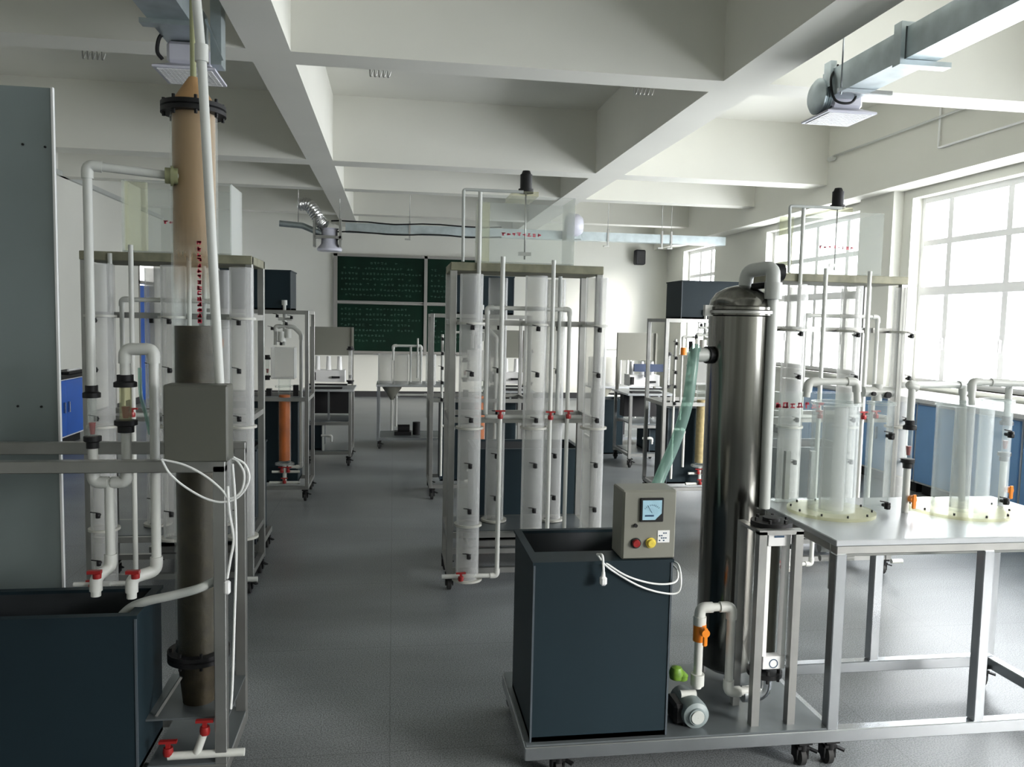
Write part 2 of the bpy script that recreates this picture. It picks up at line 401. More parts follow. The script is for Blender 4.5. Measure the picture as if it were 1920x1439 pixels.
# ------------------------------------------------------------------ far wall: board, speaker, pipes
rng = random.Random(4)
bd = thing('blackboard', 'wide green chalkboard with rows of chalk writing on the far wall', 'blackboard', (.27, YF-.06, .83))
x0, x1, z0, z1 = -1.12, 1.62, .83, 2.70; yb = YF-.06
mb = MB()
mb.box(x0, x1, yb-.03, YF-.001, z1-.05, z1); mb.box(x0, x1, yb-.05, YF-.001, z0, z0+.05); mb.box(x0, x0+.07, yb-.03, YF-.001, z0, z1); mb.box(x1-.05, x1, yb-.03, YF-.001, z0, z1); mb.box(.57, .63, yb-.03, YF-.001, z0, z1)
mb.build('board_frame', 'bframe', bd)
for (a, b) in ((x0+.07, .57), (.63, x1-.05)):
    for (c, d2) in ((z0+.05, 1.785), (1.805, z1-.05)):
        p = MB().box(a, b, yb, yb+.03, c, d2).build('chalkboard_panel', 'board', bd)
        MB().box(a, b, yb-.012, yb, c if c > 1.7 else d2-.02, c+.02 if c > 1.7 else d2).build('panel_rail', 'bframe', p)
        g = MB(); z = d2-.14; row = 0
        while z > c+.08:
            x = a+.06+(.3 if row == 0 and c > 1.7 else .0)+.04*rng.randint(0, 2); xe = b-.05-rng.choice([0, 0, .2, .7])
            if row == 0 and c > 1.7: x += .2; xe -= .5
            while x < xe:
                if rng.random() < .9: glyph(g, V(x, yb-.0015, z), V(1, 0, 0), V(0, 0, 1), .055, rng, w_=.08)
                x += .066
            z -= .1; row += 1
        g.build('chalk_writing', 'chalk', p)
s_ = thing('wall_speaker', 'small black loudspeaker high on the far wall near the corner window', 'speaker', (4.78, YF-.1, 2.66))
MB().box(4.68, 4.88, YF-.22, YF-.05, 2.66, 2.95, .02).build('speaker_case', 'speaker', s_)
MB().lathe((4.78, YF-.222, 2.76), [(.001, 0), (.06, 0), (.07, .01)], 20, 'y').build('speaker_cone', 'rubber', s_)
MB().box(4.75, 4.81, YF-.06, YF-.001, 2.76, 2.84).build('wall_bracket', 'black', s_)

# ------------------------------------------------------------------ ventilation units with duct channels
def grille_unit(label, cx, cyy, zb, along, L0, L1, group='duct units hung under the ceiling'):
    # square perforated grille under a fan box at the end of a steel channel
    t = thing('ventilation_duct', label, 'duct', (cx, cyy, zb), None)
    S = .17
    mb = MB(); a = .012
    mb.add([(cx-S, cyy-S, zb), (cx+S, cyy-S, zb), (cx+S, cyy+S, zb), (cx-S, cyy+S, zb), (cx-S, cyy-S, zb+a), (cx+S, cyy-S, zb+a), (cx+S, cyy+S, zb+a), (cx-S, cyy+S, zb+a), (cx-.1, cyy-.1, zb+.045), (cx+.1, cyy-.1, zb+.045), (cx+.1, cyy+.1, zb+.045), (cx-.1, cyy+.1, zb+.045)],
           [(0, 1, 5, 4), (1, 2, 6, 5), (2, 3, 7, 6), (3, 0, 4, 7), (4, 5, 9, 8), (5, 6, 10, 9), (6, 7, 11, 10), (7, 4, 8, 11), (8, 9, 10, 11), (3, 2, 1, 0)])
    g = mb.build('grille', 'lilac', t)
    sl = MB()
    for k in range(-6, 7): sl.box(cx-S+.02, cx+S-.02, cyy+k*.024-.004, cyy+k*.024+.004, zb-.005, zb)
    for k in range(-6, 7): sl.box(cx+k*.024-.003, cx+k*.024+.003, cyy-S+.02, cyy+S-.02, zb-.004, zb)
    sl.build('grille_mesh', 'white', g)
    MB().box(cx-.11, cx+.11, cyy-.11, cyy+.11, zb+.045, zb+.17, .02).build('fan_box', 'lilac', t)
    return t
def right_unit():
    cx, cyy, zb = 2.90, 5.05, 2.88
    t = grille_unit('galvanised duct with grille and ribbed fan at the upper right', cx, cyy, zb, 'y', 0, 0)
    MB().box(cx-.14, cx+.05, 2.2, cyy-.03, zb+.10, zb+.27).build('duct_channel', 'galv', t)
    mb = MB(); mb.lathe((cx-.19, cyy-.02, zb+.13), [(.001, 0), (.09, 0), (.115, .02), (.115, .03), (.105, .035), (.115, .04), (.105, .05), (.115, .055), (.105, .065), (.115, .07), (.09, .09), (.001, .09)], 24, 'x')
    mb.build('fan_motor', 'galv', t)
    ca = MB(); ca.tube(spline([(cx-.1, cyy-.14, zb+.30), (cx-.16, cyy-.17, zb+.2), (cx-.13, cyy-.18, zb+.07), (cx-.02, cyy-.18, zb+.06), (cx+.02, cyy-.17, zb+.14), (cx-.06, cyy-.16, zb+.17)]), .008, 8); ca.build('power_cable', 'black', t)
    MB().box(cx-.16, cx-.12, cyy-.16, cyy-.08, zb+.16, zb+.32).build('mounting_bracket', 'galv', t)
    for y in (4.2,):
        mb = MB(); mb.box(cx-.17, cx+.14, y-.05, y+.02, zb+.07, zb+.098); mb.box(cx-.171, cx-.145, y-.049, y+.019, zb+.071, zb+.301); mb.box(cx-.15, cx+.06, y-.048, y+.018, zb+.275, zb+.3)
        mb.build('clamp_strap', 'galv', t)
    mb = MB(); mb.cyl((cx-.18, 4.72, zb+.06), (cx-.18, 4.72, ZC), .005, n=8); mb.box(cx-.2, cx+.16, 4.71, 4.73, zb+.075, zb+.098); mb.build('hanger_rod', 'steelL', t)
right_unit()
def left_unit():
    cx, cyy, zb = -1.19, 5.05, 2.89
    t = grille_unit('galvanised duct with white grille above the tall sand column', cx, cyy, zb, 'y', 0, 0)
    MB().box(cx-.12, cx+.10, 2.2, cyy+.0, zb+.175, zb+.34).build('duct_channel', 'galv', t)
    mb = MB(); mb.box(cx-.16, cx+.13, 4.62, 4.69, zb+.15, zb+.175); mb.box(cx+.11, cx+.13, 4.62, 4.69, zb+.15, zb+.36); mb.build('clamp_strap', 'galv', t)
    mb = MB(); mb.box(cx+.14, cx+.20, cyy-.14, cyy-.02, zb+.04, zb+.4); mb.bar((cx+.12, cyy-.16, zb+.28), (cx+.21, cyy-.16, zb+.06), .012); mb.build('mounting_bracket', 'galv', t)
    MB().tube(spline([(cx-.08, cyy-.15, zb+.2), (cx-.13, cyy-.15, zb+.17), (cx-.145, cyy-.15, zb+.09), (cx-.12, cyy-.14, zb+.05)]), .011, 8).build('power_cable', 'black', t)
left_unit()
def far_duct():
    t = thing('ventilation_duct', 'long duct channel crossing the room in front of the blackboard', 'duct', (2.2, 12.0, 2.7))
    MB().box(-.70, XR-.32, 11.92, 12.08, 2.74, 2.87).build('duct_channel', 'galv', t)
    mb = MB(); r2 = random.Random(2)
    for dz in (2.88, 2.73):
        mb.tube([(-.9+i*.13, 11.9, dz+.012*math.sin(i*.7)+r2.uniform(-.004, .004)) for i in range(20)], .011, 6)
    mb.build('power_cable', 'black', t)
    for x in (.22, 1.25, 3.2, 4.05, 4.2):
        m2 = MB(); m2.box(x-.012, x+.012, 11.9, 11.92, 2.66, 2.92); m2.box(x-.07, x+.012, 11.88, 11.92, 2.65, 2.67); m2.cyl((x, 11.93, 2.9), (x, 11.93, ZC), .004, n=6); m2.build('hanger_rod', 'steel', t)
    t2 = thing('exhaust_fan_unit', 'fan with silver flexible hose hanging by the far left duct end', 'fan', (-.95, 11.9, 2.45))
    mb = MB(); mb.tube(spline([(-1.35, 12, 3.12), (-1.22, 11.95, 3.10), (-1.12, 11.9, 2.98), (-1.05, 11.88, 2.86), (-.98, 11.86, 2.80)]), .085, 14, rs=[.085+.012*(i % 2) for i in range(33)]); mb.build('flexible_hose', 'foil', t2)
    MB().lathe((-.92, 11.88, 2.45), [(.001, 0), (.17, .0), (.18, .03), (.12, .1), (.11, .3), (.13, .32), (.001, .33)], 20).build('fan_housing', 'lilac', t2)
    mb = MB(); mb.tube([(-1.62, 11.9, 2.82), (-1.3, 11.9, 2.80), (-1.05, 11.9, 2.70), (-.9, 11.9, 2.66)], .045, 10); mb.build('intake_pipe', 'galv', t2)
    mb = MB()
    for a in (-.2, .16): mb.box(-.92+a-.02, -.92+a+.01, 11.74, 11.90, 2.5, 2.9)
    mb.box(-1.12, -.74, 11.74, 11.90, 2.62, 2.66)
    for x in (-1.36, -.78): mb.cyl((x, 11.9, 2.85), (x, 11.9, ZC), .006, n=6)
    mb.build('mounting_bracket', 'steel', t2)
    t3 = thing('exhaust_fan_unit', 'pale round fan at the duct behind the middle rig', 'fan', (3.0, 11.9, 2.7))
    MB().lathe((2.62, 11.7, 2.93), [(.001, -.12), (.14, -.12), (.17, -.05), (.17, .05), (.12, .12), (.001, .12)], 20, 'x').build('fan_housing', 'lilac', t3)
    MB().box(2.5, 2.74, 11.66, 11.95, 2.72, 2.80, .01).build('mounting_bracket', 'galv', t3)
far_duct()
# conduits and anchors
mb = MB(); mb.cyl((XR-.34, 6.3, 3.5), (XR-.34, 8.9, 3.5), .012, n=8); mb.cyl((XR-.34, 8.86, 3.48), (XR-.34, 8.96, 3.48), .03, n=8); tag(mb.build('ceiling_conduit', 'pvc'), 'thin pipe along the beam above the right windows', 'pipe')
mb = MB(); mb.pvc([(XR-.32, 7.05, ZC-.01), (XR-.32, 7.05, 3.22), (XR-.32, 5.2, 3.22)], .01, fit=False); tag(mb.build('wiring_conduit', 'frame'), 'white angled conduit on the beam above the nearest window', 'pipe')
for lab, (x, y) in {'cluster of small steel hooks under the beam left of centre': (-.18, 5.78), 'dark coil of steel hooks near the right beam corner': (1.72, 5.80), 'small steel hooks on the beam above the pale grey panel': (-2.05, 5.8)}.items():
    mb = MB()
    for k in range(5): mb.tube(spline([(x+k*.03, y, ZB+.62), (x+k*.03, y, ZB+.05), (x+k*.03+.01, y-.01, ZB-.03), (x+k*.03+.025, y-.01, ZB+.01)], 4), .005, 6)
    mb.box(x-.03, x+.16, y-.02, y+.02, ZB+.62, ZC); tag(mb.build('ceiling_hook', 'steel'), lab, 'hook', None)

# ------------------------------------------------------------------ left wall benches
for i in range(2):
    y0 = 7.7+i*1.2
    labs = ['blue base cabinet hidden mostly behind the tall grey board', 'blue base cabinet showing just right of the tall grey board']
    t = thing('base_cabinet', labs[i], 'cabinet', (XL+.3, y0+.6, 0), 'blue cabinets along the left wall')
    MB().box(XL+.02, XL+.58, y0+.01, y0+1.19, .1, .76).build('cabinet_body', 'white', t)
    MB().box(XL+.05, XL+.53, y0+.03, y0+1.17, 0, .1).build('plinth', 'black', t)
    for k in range(2):
        dd = MB().box(XL+.58, XL+.6, y0+.02+k*.585, y0+.6+k*.585, .12, .74, .003).build('door', 'blue', t)
        MB().box(XL+.6, XL+.625, y0+.52-.0+k*.12, y0+.535+k*.12, .38, .5, .003).build('door_handle', 'steelL', dd)
tag(MB().box(XL+.01, XL+.64, 7.65, 10.13, .76, .80, .004).build('worktop', 'black'), 'long black worktop over the blue cabinets on the left', 'worktop')
qx, qy = XL+.20, 9.75
t = thing('titration_stand', 'teal laboratory stand on the black worktop beside the grey board', 'stand', (qx, qy, .8))
MB().box(qx-.10, qx+.12, qy-.1, qy+.1, .8, .85, .005).build('base', 'teal', t)
MB().cyl((qx, qy, .85), (qx, qy, 1.30), .009, n=8).build('rod', 'steel', t)
m = MB(); m.box(qx-.12, qx+.17, qy-.012, qy+.012, 1.12, 1.145); m.box(qx-.1, qx+.14, qy-.05, qy-.012, 1.06, 1.12); m.build('clamp', 'teal', t)
m = MB(); m.cyl((qx+.08, qy-.03, .86), (qx+.08, qy-.03, 1.06), .035, n=12); m.cyl((qx-.05, qy-.03, .86), (qx-.05, qy-.03, 1.06), .03, n=12); m.build('burette', 'acryf', t)
tag(MB().box(-3.80, -3.58, 9.55, 10.05, .8005, .83, .004).build('instrument_tray', 'black'), 'black tray at the edge of the left worktop', 'tray')
mb = MB(); mb.cyl((-3.66, 9.42, .8005), (-3.66, 9.42, .86), .03); mb.cyl((-3.66, 9.42, .86), (-3.66, 9.42, .89), .015); tag(mb.build('sample_bottle', 'white'), 'small white bottle in front of the black tray at left', 'bottle')
mb = MB(); mb.cyl((-3.62, 9.62, .843), (-3.62, 9.95, .843), .012, n=8); tag(mb.build('glass_tube', 'white'), 'white tube lying on the black tray at left', 'tube')

# ------------------------------------------------------------------ right wall benches
for i in range(5):
    y0 = 2.9+i*1.25
    labs = ['blue cabinet under the nearest right window', 'second blue cabinet under the right window', 'blue cabinet under the windows behind the clear cylinders', 'blue cabinet below the wall pier on the right', 'farthest blue cabinet under the right windows']
    t = thing('window_cabinet', labs[i], 'cabinet', (XR-.35, y0+.6, 0), 'blue cabinets under the right windows')
    MB().box(XR-.65, XR-.02, y0+.01, y0+1.24, .1, .84).build('cabinet_body', 'white', t)
    MB().box(XR-.6, XR-.05, y0+.03, y0+1.2, 0, .1).build('plinth', 'black', t)
    for k in range(2):
        dd = MB().box(XR-.67, XR-.65, y0+.02+k*.61, y0+.62+k*.61, .12, .82, .003).build('door', 'blue_glare', t)
        MB().box(XR-.695, XR-.67, y0+.56+k*.1, y0+.575+k*.1, .42, .54, .003).build('door_handle', 'steelL', dd)
tag(MB().box(XR-.7, XR-.01, 2.85, 9.2, .84, .88, .004).build('worktop', 'white'), 'long pale worktop under the right windows', 'worktop')

# ------------------------------------------------------------------ the three column rigs
def column_rig(ox, oy, label, h0=.16, h1=.675, mot=.41, txt=.27, weir=(.165, .235, .30, .345), side=True):
    W, D = .84, .46
    t = thing('column_rig', label, 'test rig', (ox+W/2, oy+D/2, 0), 'settling column rigs in the second row')
    p = .035
    X = lambda a: ox+a
    Y = lambda a: oy+a
    for (a, b) in ((0, .05), (W-p, .05), (0, D-p), (W-p, D-p)):
        MB().box(X(a), X(a+p), Y(b), Y(b+p), .1, 1.81, .002).build('post', 'steel', t)
    mb = MB()
    for z in (.1, .3): 
        for b in (.055, D-p): mb.box(X(p), X(W-p), Y(b), Y(b+.028), z, z+.03)
        for a in (0, W-p): mb.box(X(a), X(a+p-.004), Y(.05+p), Y(D-p), z, z+.03)
    mb.build('base_frame', 'steel', t)
    MB().box(X(p), X(W-p), Y(.09), Y(D-p), .315, .332).build('base_shelf', 'plate', t)
    for z in (.94, 1.475):
        mb = MB()
        for b in (.065, D-p): mb.box(X(p), X(W-p), Y(b), Y(b+.02), z, z+.03)
        for a in (0, W-p): mb.box(X(a+.005), X(a+p-.005), Y(.05+p), Y(D-p), z, z+.03)
        mb.build('rail', 'steel', t)
    MB().box(X(0), X(W), Y(.04), Y(D+.01), 1.765, 1.81, .003).build('top_deck', 'deck', t)
    for (a, b) in ((.02, .08), (W-.03, .08), (.02, D-.03), (W-.03, D-.03)): castor(t, X(a), Y(b), 0)
    # columns
    for (a, b, z0, rr) in ((.11, 0, .085, .062), (.46, 0, .335, .06), (.795, 0, .335, .06), (.29, .30, .335, .055), (.63, .30, .335, .055)):
        c = MB().shell(X(a), Y(b), z0, 1.745, rr).build('acrylic_column', 'water', t)
        for z in ((.93, 1.49) if z0 > .2 else (.40, .93, 1.49)):
            MB().lathe((X(a), Y(b), z), [(rr+.001, -.012), (rr+.014, -.012), (rr+.014, 0), (rr+.001, 0), (rr+.001, -.012)], 26).build('flange', 'flg', c)
        MB().lathe((X(a), Y(b), z0), [(rr, 0), (rr+.02, 0), (rr+.02, .012), (rr, .012), (rr, 0)], 26).build('flange', 'flg', c)
        for k in range(6 if z0 < .2 else 5):
            z = 1.46-k*.245
            moved(tap_f, 'sampling_tap', 'black', c, (X(a)+.0, Y(b)-rr-.01, z))
    # head tank
    hx0, hx1, hy0, hy1, hz0, hz1 = X(h0), X(h1), Y(.06), Y(.36), 1.811, 2.175
    h = MB(); q = .008
    h.box(hx0, hx1, hy0, hy0+q, hz0, hz1); h.box(hx0, hx1, hy1-q, hy1, hz0, hz1); h.box(hx0, hx0+q, hy0+q, hy1-q, hz0, hz1); h.box(hx1-q, hx1, hy0+q, hy1-q, hz0, hz1); h.box(hx0, hx1, hy0, hy1, hz0, hz0+q)
    hd = h.build('head_tank', 'acryf', t)
    rg = random.Random(11); g = MB()
    for k in range(8): glyph(g, V(X(txt)+k*.028, hy0-.001, 1.955), V(1, 0, 0), V(0, 0, 1), .026, rg, w_=.16)
    g.build('red_lettering', 'redp', hd)
    MB().box(X(weir[0]), X(weir[1]), Y(weir[2]), Y(weir[3]), 1.82, 2.17).build('overflow_weir', 'acryy', hd)
    # stirring motor
    m = MB(); m.cyl((X(mot), Y(.12), 2.215), (X(mot), Y(.12), 2.30), .033); m.cyl((X(mot), Y(.12), 2.30), (X(mot), Y(.12), 2.32), .028, .02); m.cyl((X(mot), Y(.12), 2.20), (X(mot), Y(.12), 2.222), .042)
    mo = m.build('stirring_motor', 'black', t)
    m = MB(); m.cyl((X(mot), Y(.12), 1.84), (X(mot), Y(.12), 2.20), .0045, n=8); m.box(X(mot-.035), X(mot+.035), Y(.115), Y(.125), 1.86, 1.88); m.build('stirrer_shaft', 'steel', mo)
    MB().box(X(mot-.08), X(mot+.06), hy0-.004, hy1+.004, 2.176, 2.20).build('motor_bridge', 'acryy', mo)
    # pipes
    if side: MB().pvc([(X(.06), Y(-.005), 1.81), (X(.06), Y(.02), 2.19), (X(.38), Y(.02), 2.19)], .0085, fit=False).build('overflow_pipe', 'pvcg', t)
    MB().pvc([(X(.15), Y(.03), 1.50), (X(.15), Y(.03), 2.185 if side else 1.80)], .011).build('riser_pipe', 'pvc', t)
    MB().pvc([(X(.27), Y(-.035), 1.84), (X(.27), Y(-.035), .115), (X(-.03), Y(-.035), .115)], .0125).build('feed_pipe', 'pvc', t)
    MB().pvc([(X(.545), Y(-.03), 1.83), (X(.545), Y(-.03), .335)], .0115).build('riser_pipe', 'pvc', t)
    MB().pvc([(X(.20), Y(.04), .99), (X(.20), Y(.04), 1.57), (X(.655), Y(.04), 1.57), (X(.655), Y(.04), .335)], .0115).build('branch_pipe', 'pvc', t)
    MB().pvc([(X(.60), Y(.05), .99), (X(.60), Y(.05), 1.75)], .0105).build('riser_pipe', 'pvcg', t)
    MB().cyl((X(.2), Y(.055), .975), (X(.74), Y(.055), .975), .012).build('manifold_pipe', 'pvcg', t)
    for (a, b, z) in ((.27, -.035, .99), (.545, -.03, .985), (.655, .02, .985), (.07, -.06, .115)):
        moved(valve_f, 'valve_handle', 'red', t, (X(a), Y(b)-.016, z))
    MB().cyl((X(W-.04), Y(-.01), .11), (X(W+.03), Y(-.01), .11), .014).build('drain_spout', 'pvc', t)
    return t
column_rig(.30, 4.27, 'tall column rig in the middle, dark tank behind it, black motor on top')
column_rig(-1.57, 4.30, 'tall column rig at left, standing behind the sand column', .20, .735, .50, .40, (.21, .31, .08, .12), False)
column_rig(2.17, 4.33, 'tall column rig at right, behind the steel vessel')

def open_tank(name, label, cat, x0, x1, y0, y1, z0, z1, th=.014, rim=.022, lip=0, group=None, rot=0):
    t = thing(name, label, cat, ((x0+x1)/2, (y0+y1)/2, z0), group)
    b = MB()
    b.box(x0, x1, y0, y0+th, z0, z1); b.box(x0, x1, y1-th, y1, z0, z1); b.box(x0, x0+th, y0+th, y1-th, z0, z1); b.box(x1-th, x1, y0+th, y1-th, z0, z1); b.box(x0, x1, y0, y1, z0, z0+th)
    b.build('tank_body', 'tank', t)
    r = MB(); e = .006
    r.box(x0-e, x1+e, y0-e, y0+rim+lip, z1, z1+.01); r.box(x0-e, x1+e, y1-rim, y1+e, z1, z1+.01); r.box(x0-e, x0+rim, y0+rim+lip, y1-rim, z1, z1+.01); r.box(x1-rim, x1+e, y0+rim+lip, y1-rim, z1, z1+.01)
    r.build('rim', 'tank', t)
    i_ = MB(); i_.box(x0+th, x1-th, y0+th, y0+th+.002, z0+th, z1-.001); i_.box(x0+th, x1-th, y1-th-.002, y1-th, z0+th, z1-.001); i_.box(x0+th, x0+th+.002, y0+th, y1-th, z0+th, z1-.001); i_.box(x1-th-.002, x1-th, y0+th, y1-th, z0+th, z1-.001); i_.box(x0+th, x1-th, y0+th, y1-th, z0+th, z0+th+.002)
    i_.build('tank_lining', 'tankin', t)
    w2 = .003
    for x in (x0, x1): MB().box(x-w2, x+w2, y0-w2, y0+w2, z0, z1).build('weld_seam', 'seam', t)
    if rot: t.rotation_euler.z = rot
    return t
GT = 'dark grey open water tanks'
open_tank('water_tank', 'dark grey open tank behind the middle column rig', 'tank', .50, 1.18, 4.86, 5.26, .14, .70, group=GT)
open_tank('water_tank', 'dark grey open tank behind the left column rig', 'tank', -1.37, -.80, 4.86, 5.26, .14, .70, group=GT)
open_tank('water_tank', 'dark grey open tank behind the right column rig', 'tank', 2.40, 3.05, 4.89, 5.29, .14, .70, group=GT)
def low_trolley(x0, x1, y0, y1, label, h=.14):
    t = thing('tank_trolley', label, 'trolley', ((x0+x1)/2, (y0+y1)/2, 0), 'low trolleys under the tanks')
    m = MB()
    m.box(x0, x1, y0, y0+.03, h-.035, h); m.box(x0, x1, y1-.03, y1, h-.035, h); m.box(x0, x0+.03, y0+.03, y1-.03, h-.035, h); m.box(x1-.03, x1, y0+.03, y1-.03, h-.035, h); m.build('frame', 'steel', t)
    for x in (x0+.03, x1-.03):
        for y in (y0+.03, y1-.03): castor(t, x, y, 0)
low_trolley(.47, 1.21, 4.84, 5.29, 'low steel trolley carrying the middle dark tank')
low_trolley(-1.40, -.77, 4.84, 5.29, 'low steel trolley carrying the left dark tank')
low_trolley(2.37, 3.08, 4.87, 5.32, 'low steel trolley carrying the right dark tank')

# ------------------------------------------------------------------ third row: filter rigs
def flow_meter_parts(t, x, y, z0, z1, r=.014, flo='red', body='acry', cap='black', zf=None):
    MB().shell(x, y, z0, z1, r, .002, 16).build('meter_tube', body, t)
    for z in (z0, z1):
        s = -1 if z == z0 else 1
        m = MB(); m.lathe((x, y, z), [(.001, -s*.006), (r*1.9, -s*.006), (r*1.9, s*.008), (r*1.35, s*.012), (r*1.35, s*.03), (.001, s*.03)], 18); m.build('end_cap', cap, t)
    z = zf if zf else z0+.04
    m = MB(); m.cyl((x, y, z-.015), (x, y, z+.02), r*.5, r*.75, n=12); m.build('float', flo, t)
def filter_rig(ox, oy, label, fill, fx):
    W, D, Hh = .84, .5, 1.55; p = .03
    t = thing('filter_rig', label, 'test rig', (ox+W/2, oy+D/2, 0), 'filter rigs in the third row')
    for (a, b) in ((0, 0), (W-p, 0), (0, D-p), (W-p, D-p)):
        MB().box(ox+a, ox+a+p, oy+b, oy+b+p, .1, Hh, .002).build('post', 'steel', t)
    for z, nm in ((.1, 'base_frame'), (.82, 'rail'), (Hh-.03, 'top_frame')):
        m = MB()
        for b in (0, D-p): m.box(ox+p-.02, ox+W-p+.02, oy+b+.002, oy+b+p-.002, z, z+.03)
        for a in (0, W-p): m.box(ox+a+.002, ox+a+p-.002, oy+p-.02, oy+D-p+.02, z+.001, z+.029)
        m.build(nm, 'steel', t)
    for a in (.03, W-.03):
        for b in (.03, D-.03): castor(t, ox+a, oy+b, 0)
    x, y = ox+fx, oy+.05
    # filled filter column
    c = MB().shell(x, y, .30, 1.0, .05).build('filter_column', 'acryc', t)
    MB().cyl((x, y, .335), (x, y, .87), .044, n=20).build('filter_fill', fill, c)
    MB().lathe((x, y, .30), [(.001, 0), (.075, 0), (.075, .014), (.05, .014)], 20).build('flange', 'acryf', c); MB().lathe((x, y, .93), [(.05, 0), (.075, 0), (.075, .014), (.05, .014), (.05, 0)], 20).build('flange', 'acryf', c)
    # acrylic chest above
    h = MB(); q = .006; a0, a1, b0, b1, c0, c1 = x-.10, x+.08, y-.05, y+.13, 1.0, 1.25
    h.box(a0, a1, b0, b0+q, c0, c1); h.box(a0, a1, b1-q, b1, c0, c1); h.box(a0, a0+q, b0, b1, c0, c1); h.box(a1-q, a1, b0, b1, c0, c1); h.box(a0, a1, b0, b1, c0, c0+q); h.build('acrylic_chest', 'water', t)
    # valve tree on top
    m = MB(); m.pvc([(x, y, 1.27), (x, y, 1.62)], .013); m.cyl((x, y, 1.59), (x, y, 1.63), .022)
    m.pvc([(x-.07, y, 1.27), (x-.07, y, 1.42), (x+.07, y, 1.42), (x+.13, y, 1.36), (x+.13, y, .9)], .014); m.pvc([(x-.05, y, 1.48), (x+.06, y, 1.48)], .012)
    m.cyl((x-.02, y-.02, 1.30), (x-.02, y-.02, 1.38), .03); m.cyl((x+.03, y-.02, 1.33), (x+.03, y-.02, 1.40), .028); m.build('valve_tree', 'pvc', t)
    for (a, z) in ((-.05, 1.5), (.06, 1.49), (-.09, 1.40), (.02, 1.44), (-.02, 1.28)): moved(tap_f, 'valve_knob', 'black', t, (x+a, y-.03, z))
    MB().pvc([(x+.13, y, .9), (x+.13, y, .28), (x+.03, y, .28)], .013).build('down_pipe', 'pvc', t)
    flow_meter_parts(t, x-.13, y-.02, 1.02, 1.16)
    m = MB(); m.pvc([(x-.12, y, .15), (x+.12, y, .15)], .013); m.pvc([(x, y, .15), (x, y, .3)], .016); m.pvc([(x-.1, y, .24), (x+.12, y, .24)], .011); m.build('drain_pipe', 'pvc', t)
    for (a, z) in ((0, .16), (-.02, .25), (.03, .25)): moved(valve_f, 'valve_handle', 'red', t, (x+a, y-.02, z))
    MB().box(x-.14, x-.10, y-.03, y+.02, .86, .92).build('clamp', 'black', t); MB().box(x+.07, x+.11, y-.03, y+.02, .86, .95).build('clamp', 'black', t)
    # ladder of small fittings
    m = MB(); xx = ox+.10; m.pvc([(xx, oy+.03, .2), (xx, oy+.03, 1.38)], .011); m.pvc([(xx, oy+.03, .62), (xx+.10, oy+.03, .62), (xx+.10, oy+.03, .3)], .011); m.pvc([(xx+.06, oy+.03, .7), (xx+.06, oy+.03, 1.4), (xx+.16, oy+.03, 1.4)], .010); m.build('riser_pipe', 'pvc', t)
    for z in (.98, 1.10, 1.22, 1.34, .84): moved(tap_f, 'sampling_tap', 'black', t, (xx, oy+.012, z))
    m = MB(); m.cyl((xx+.06, oy+.0, 1.25), (xx+.06, oy+.0, 1.31), .026); m.build('orange_valve', 'orange', t)
    # dark tank below and head tank on top are things of their own
    return t
filter_rig(-1.51, 6.58, 'filter rig with an orange column, left row behind the first rig', 'amber', .645)
filter_rig(.30, 6.58, 'filter rig mostly hidden behind the middle column rig', 'amber', .42)
filter_rig(2.23, 6.38, 'filter rig with a pale sand column, behind the green hose', 'yellow', .36)
for (x, y, a, b) in ((-1.51, 6.58, 'left', 'orange column'), (.30, 6.58, 'middle', 'amber column'), (2.23, 6.38, 'right', 'pale sand column')):
    open_tank('water_tank', 'dark tank standing inside the %s filter rig behind the %s' % (a, b), 'tank', x+.10, x+.74, y+.14, y+.46, .135, .80 if a != 'right' else .78, group=GT)
    open_tank('head_tank', 'charcoal plastic tank on top of the %s filter rig' % a, 'tank', x+.15, x+.69, y+.06, y+.44, 1.552, 1.86, group='charcoal tanks on the filter rigs')

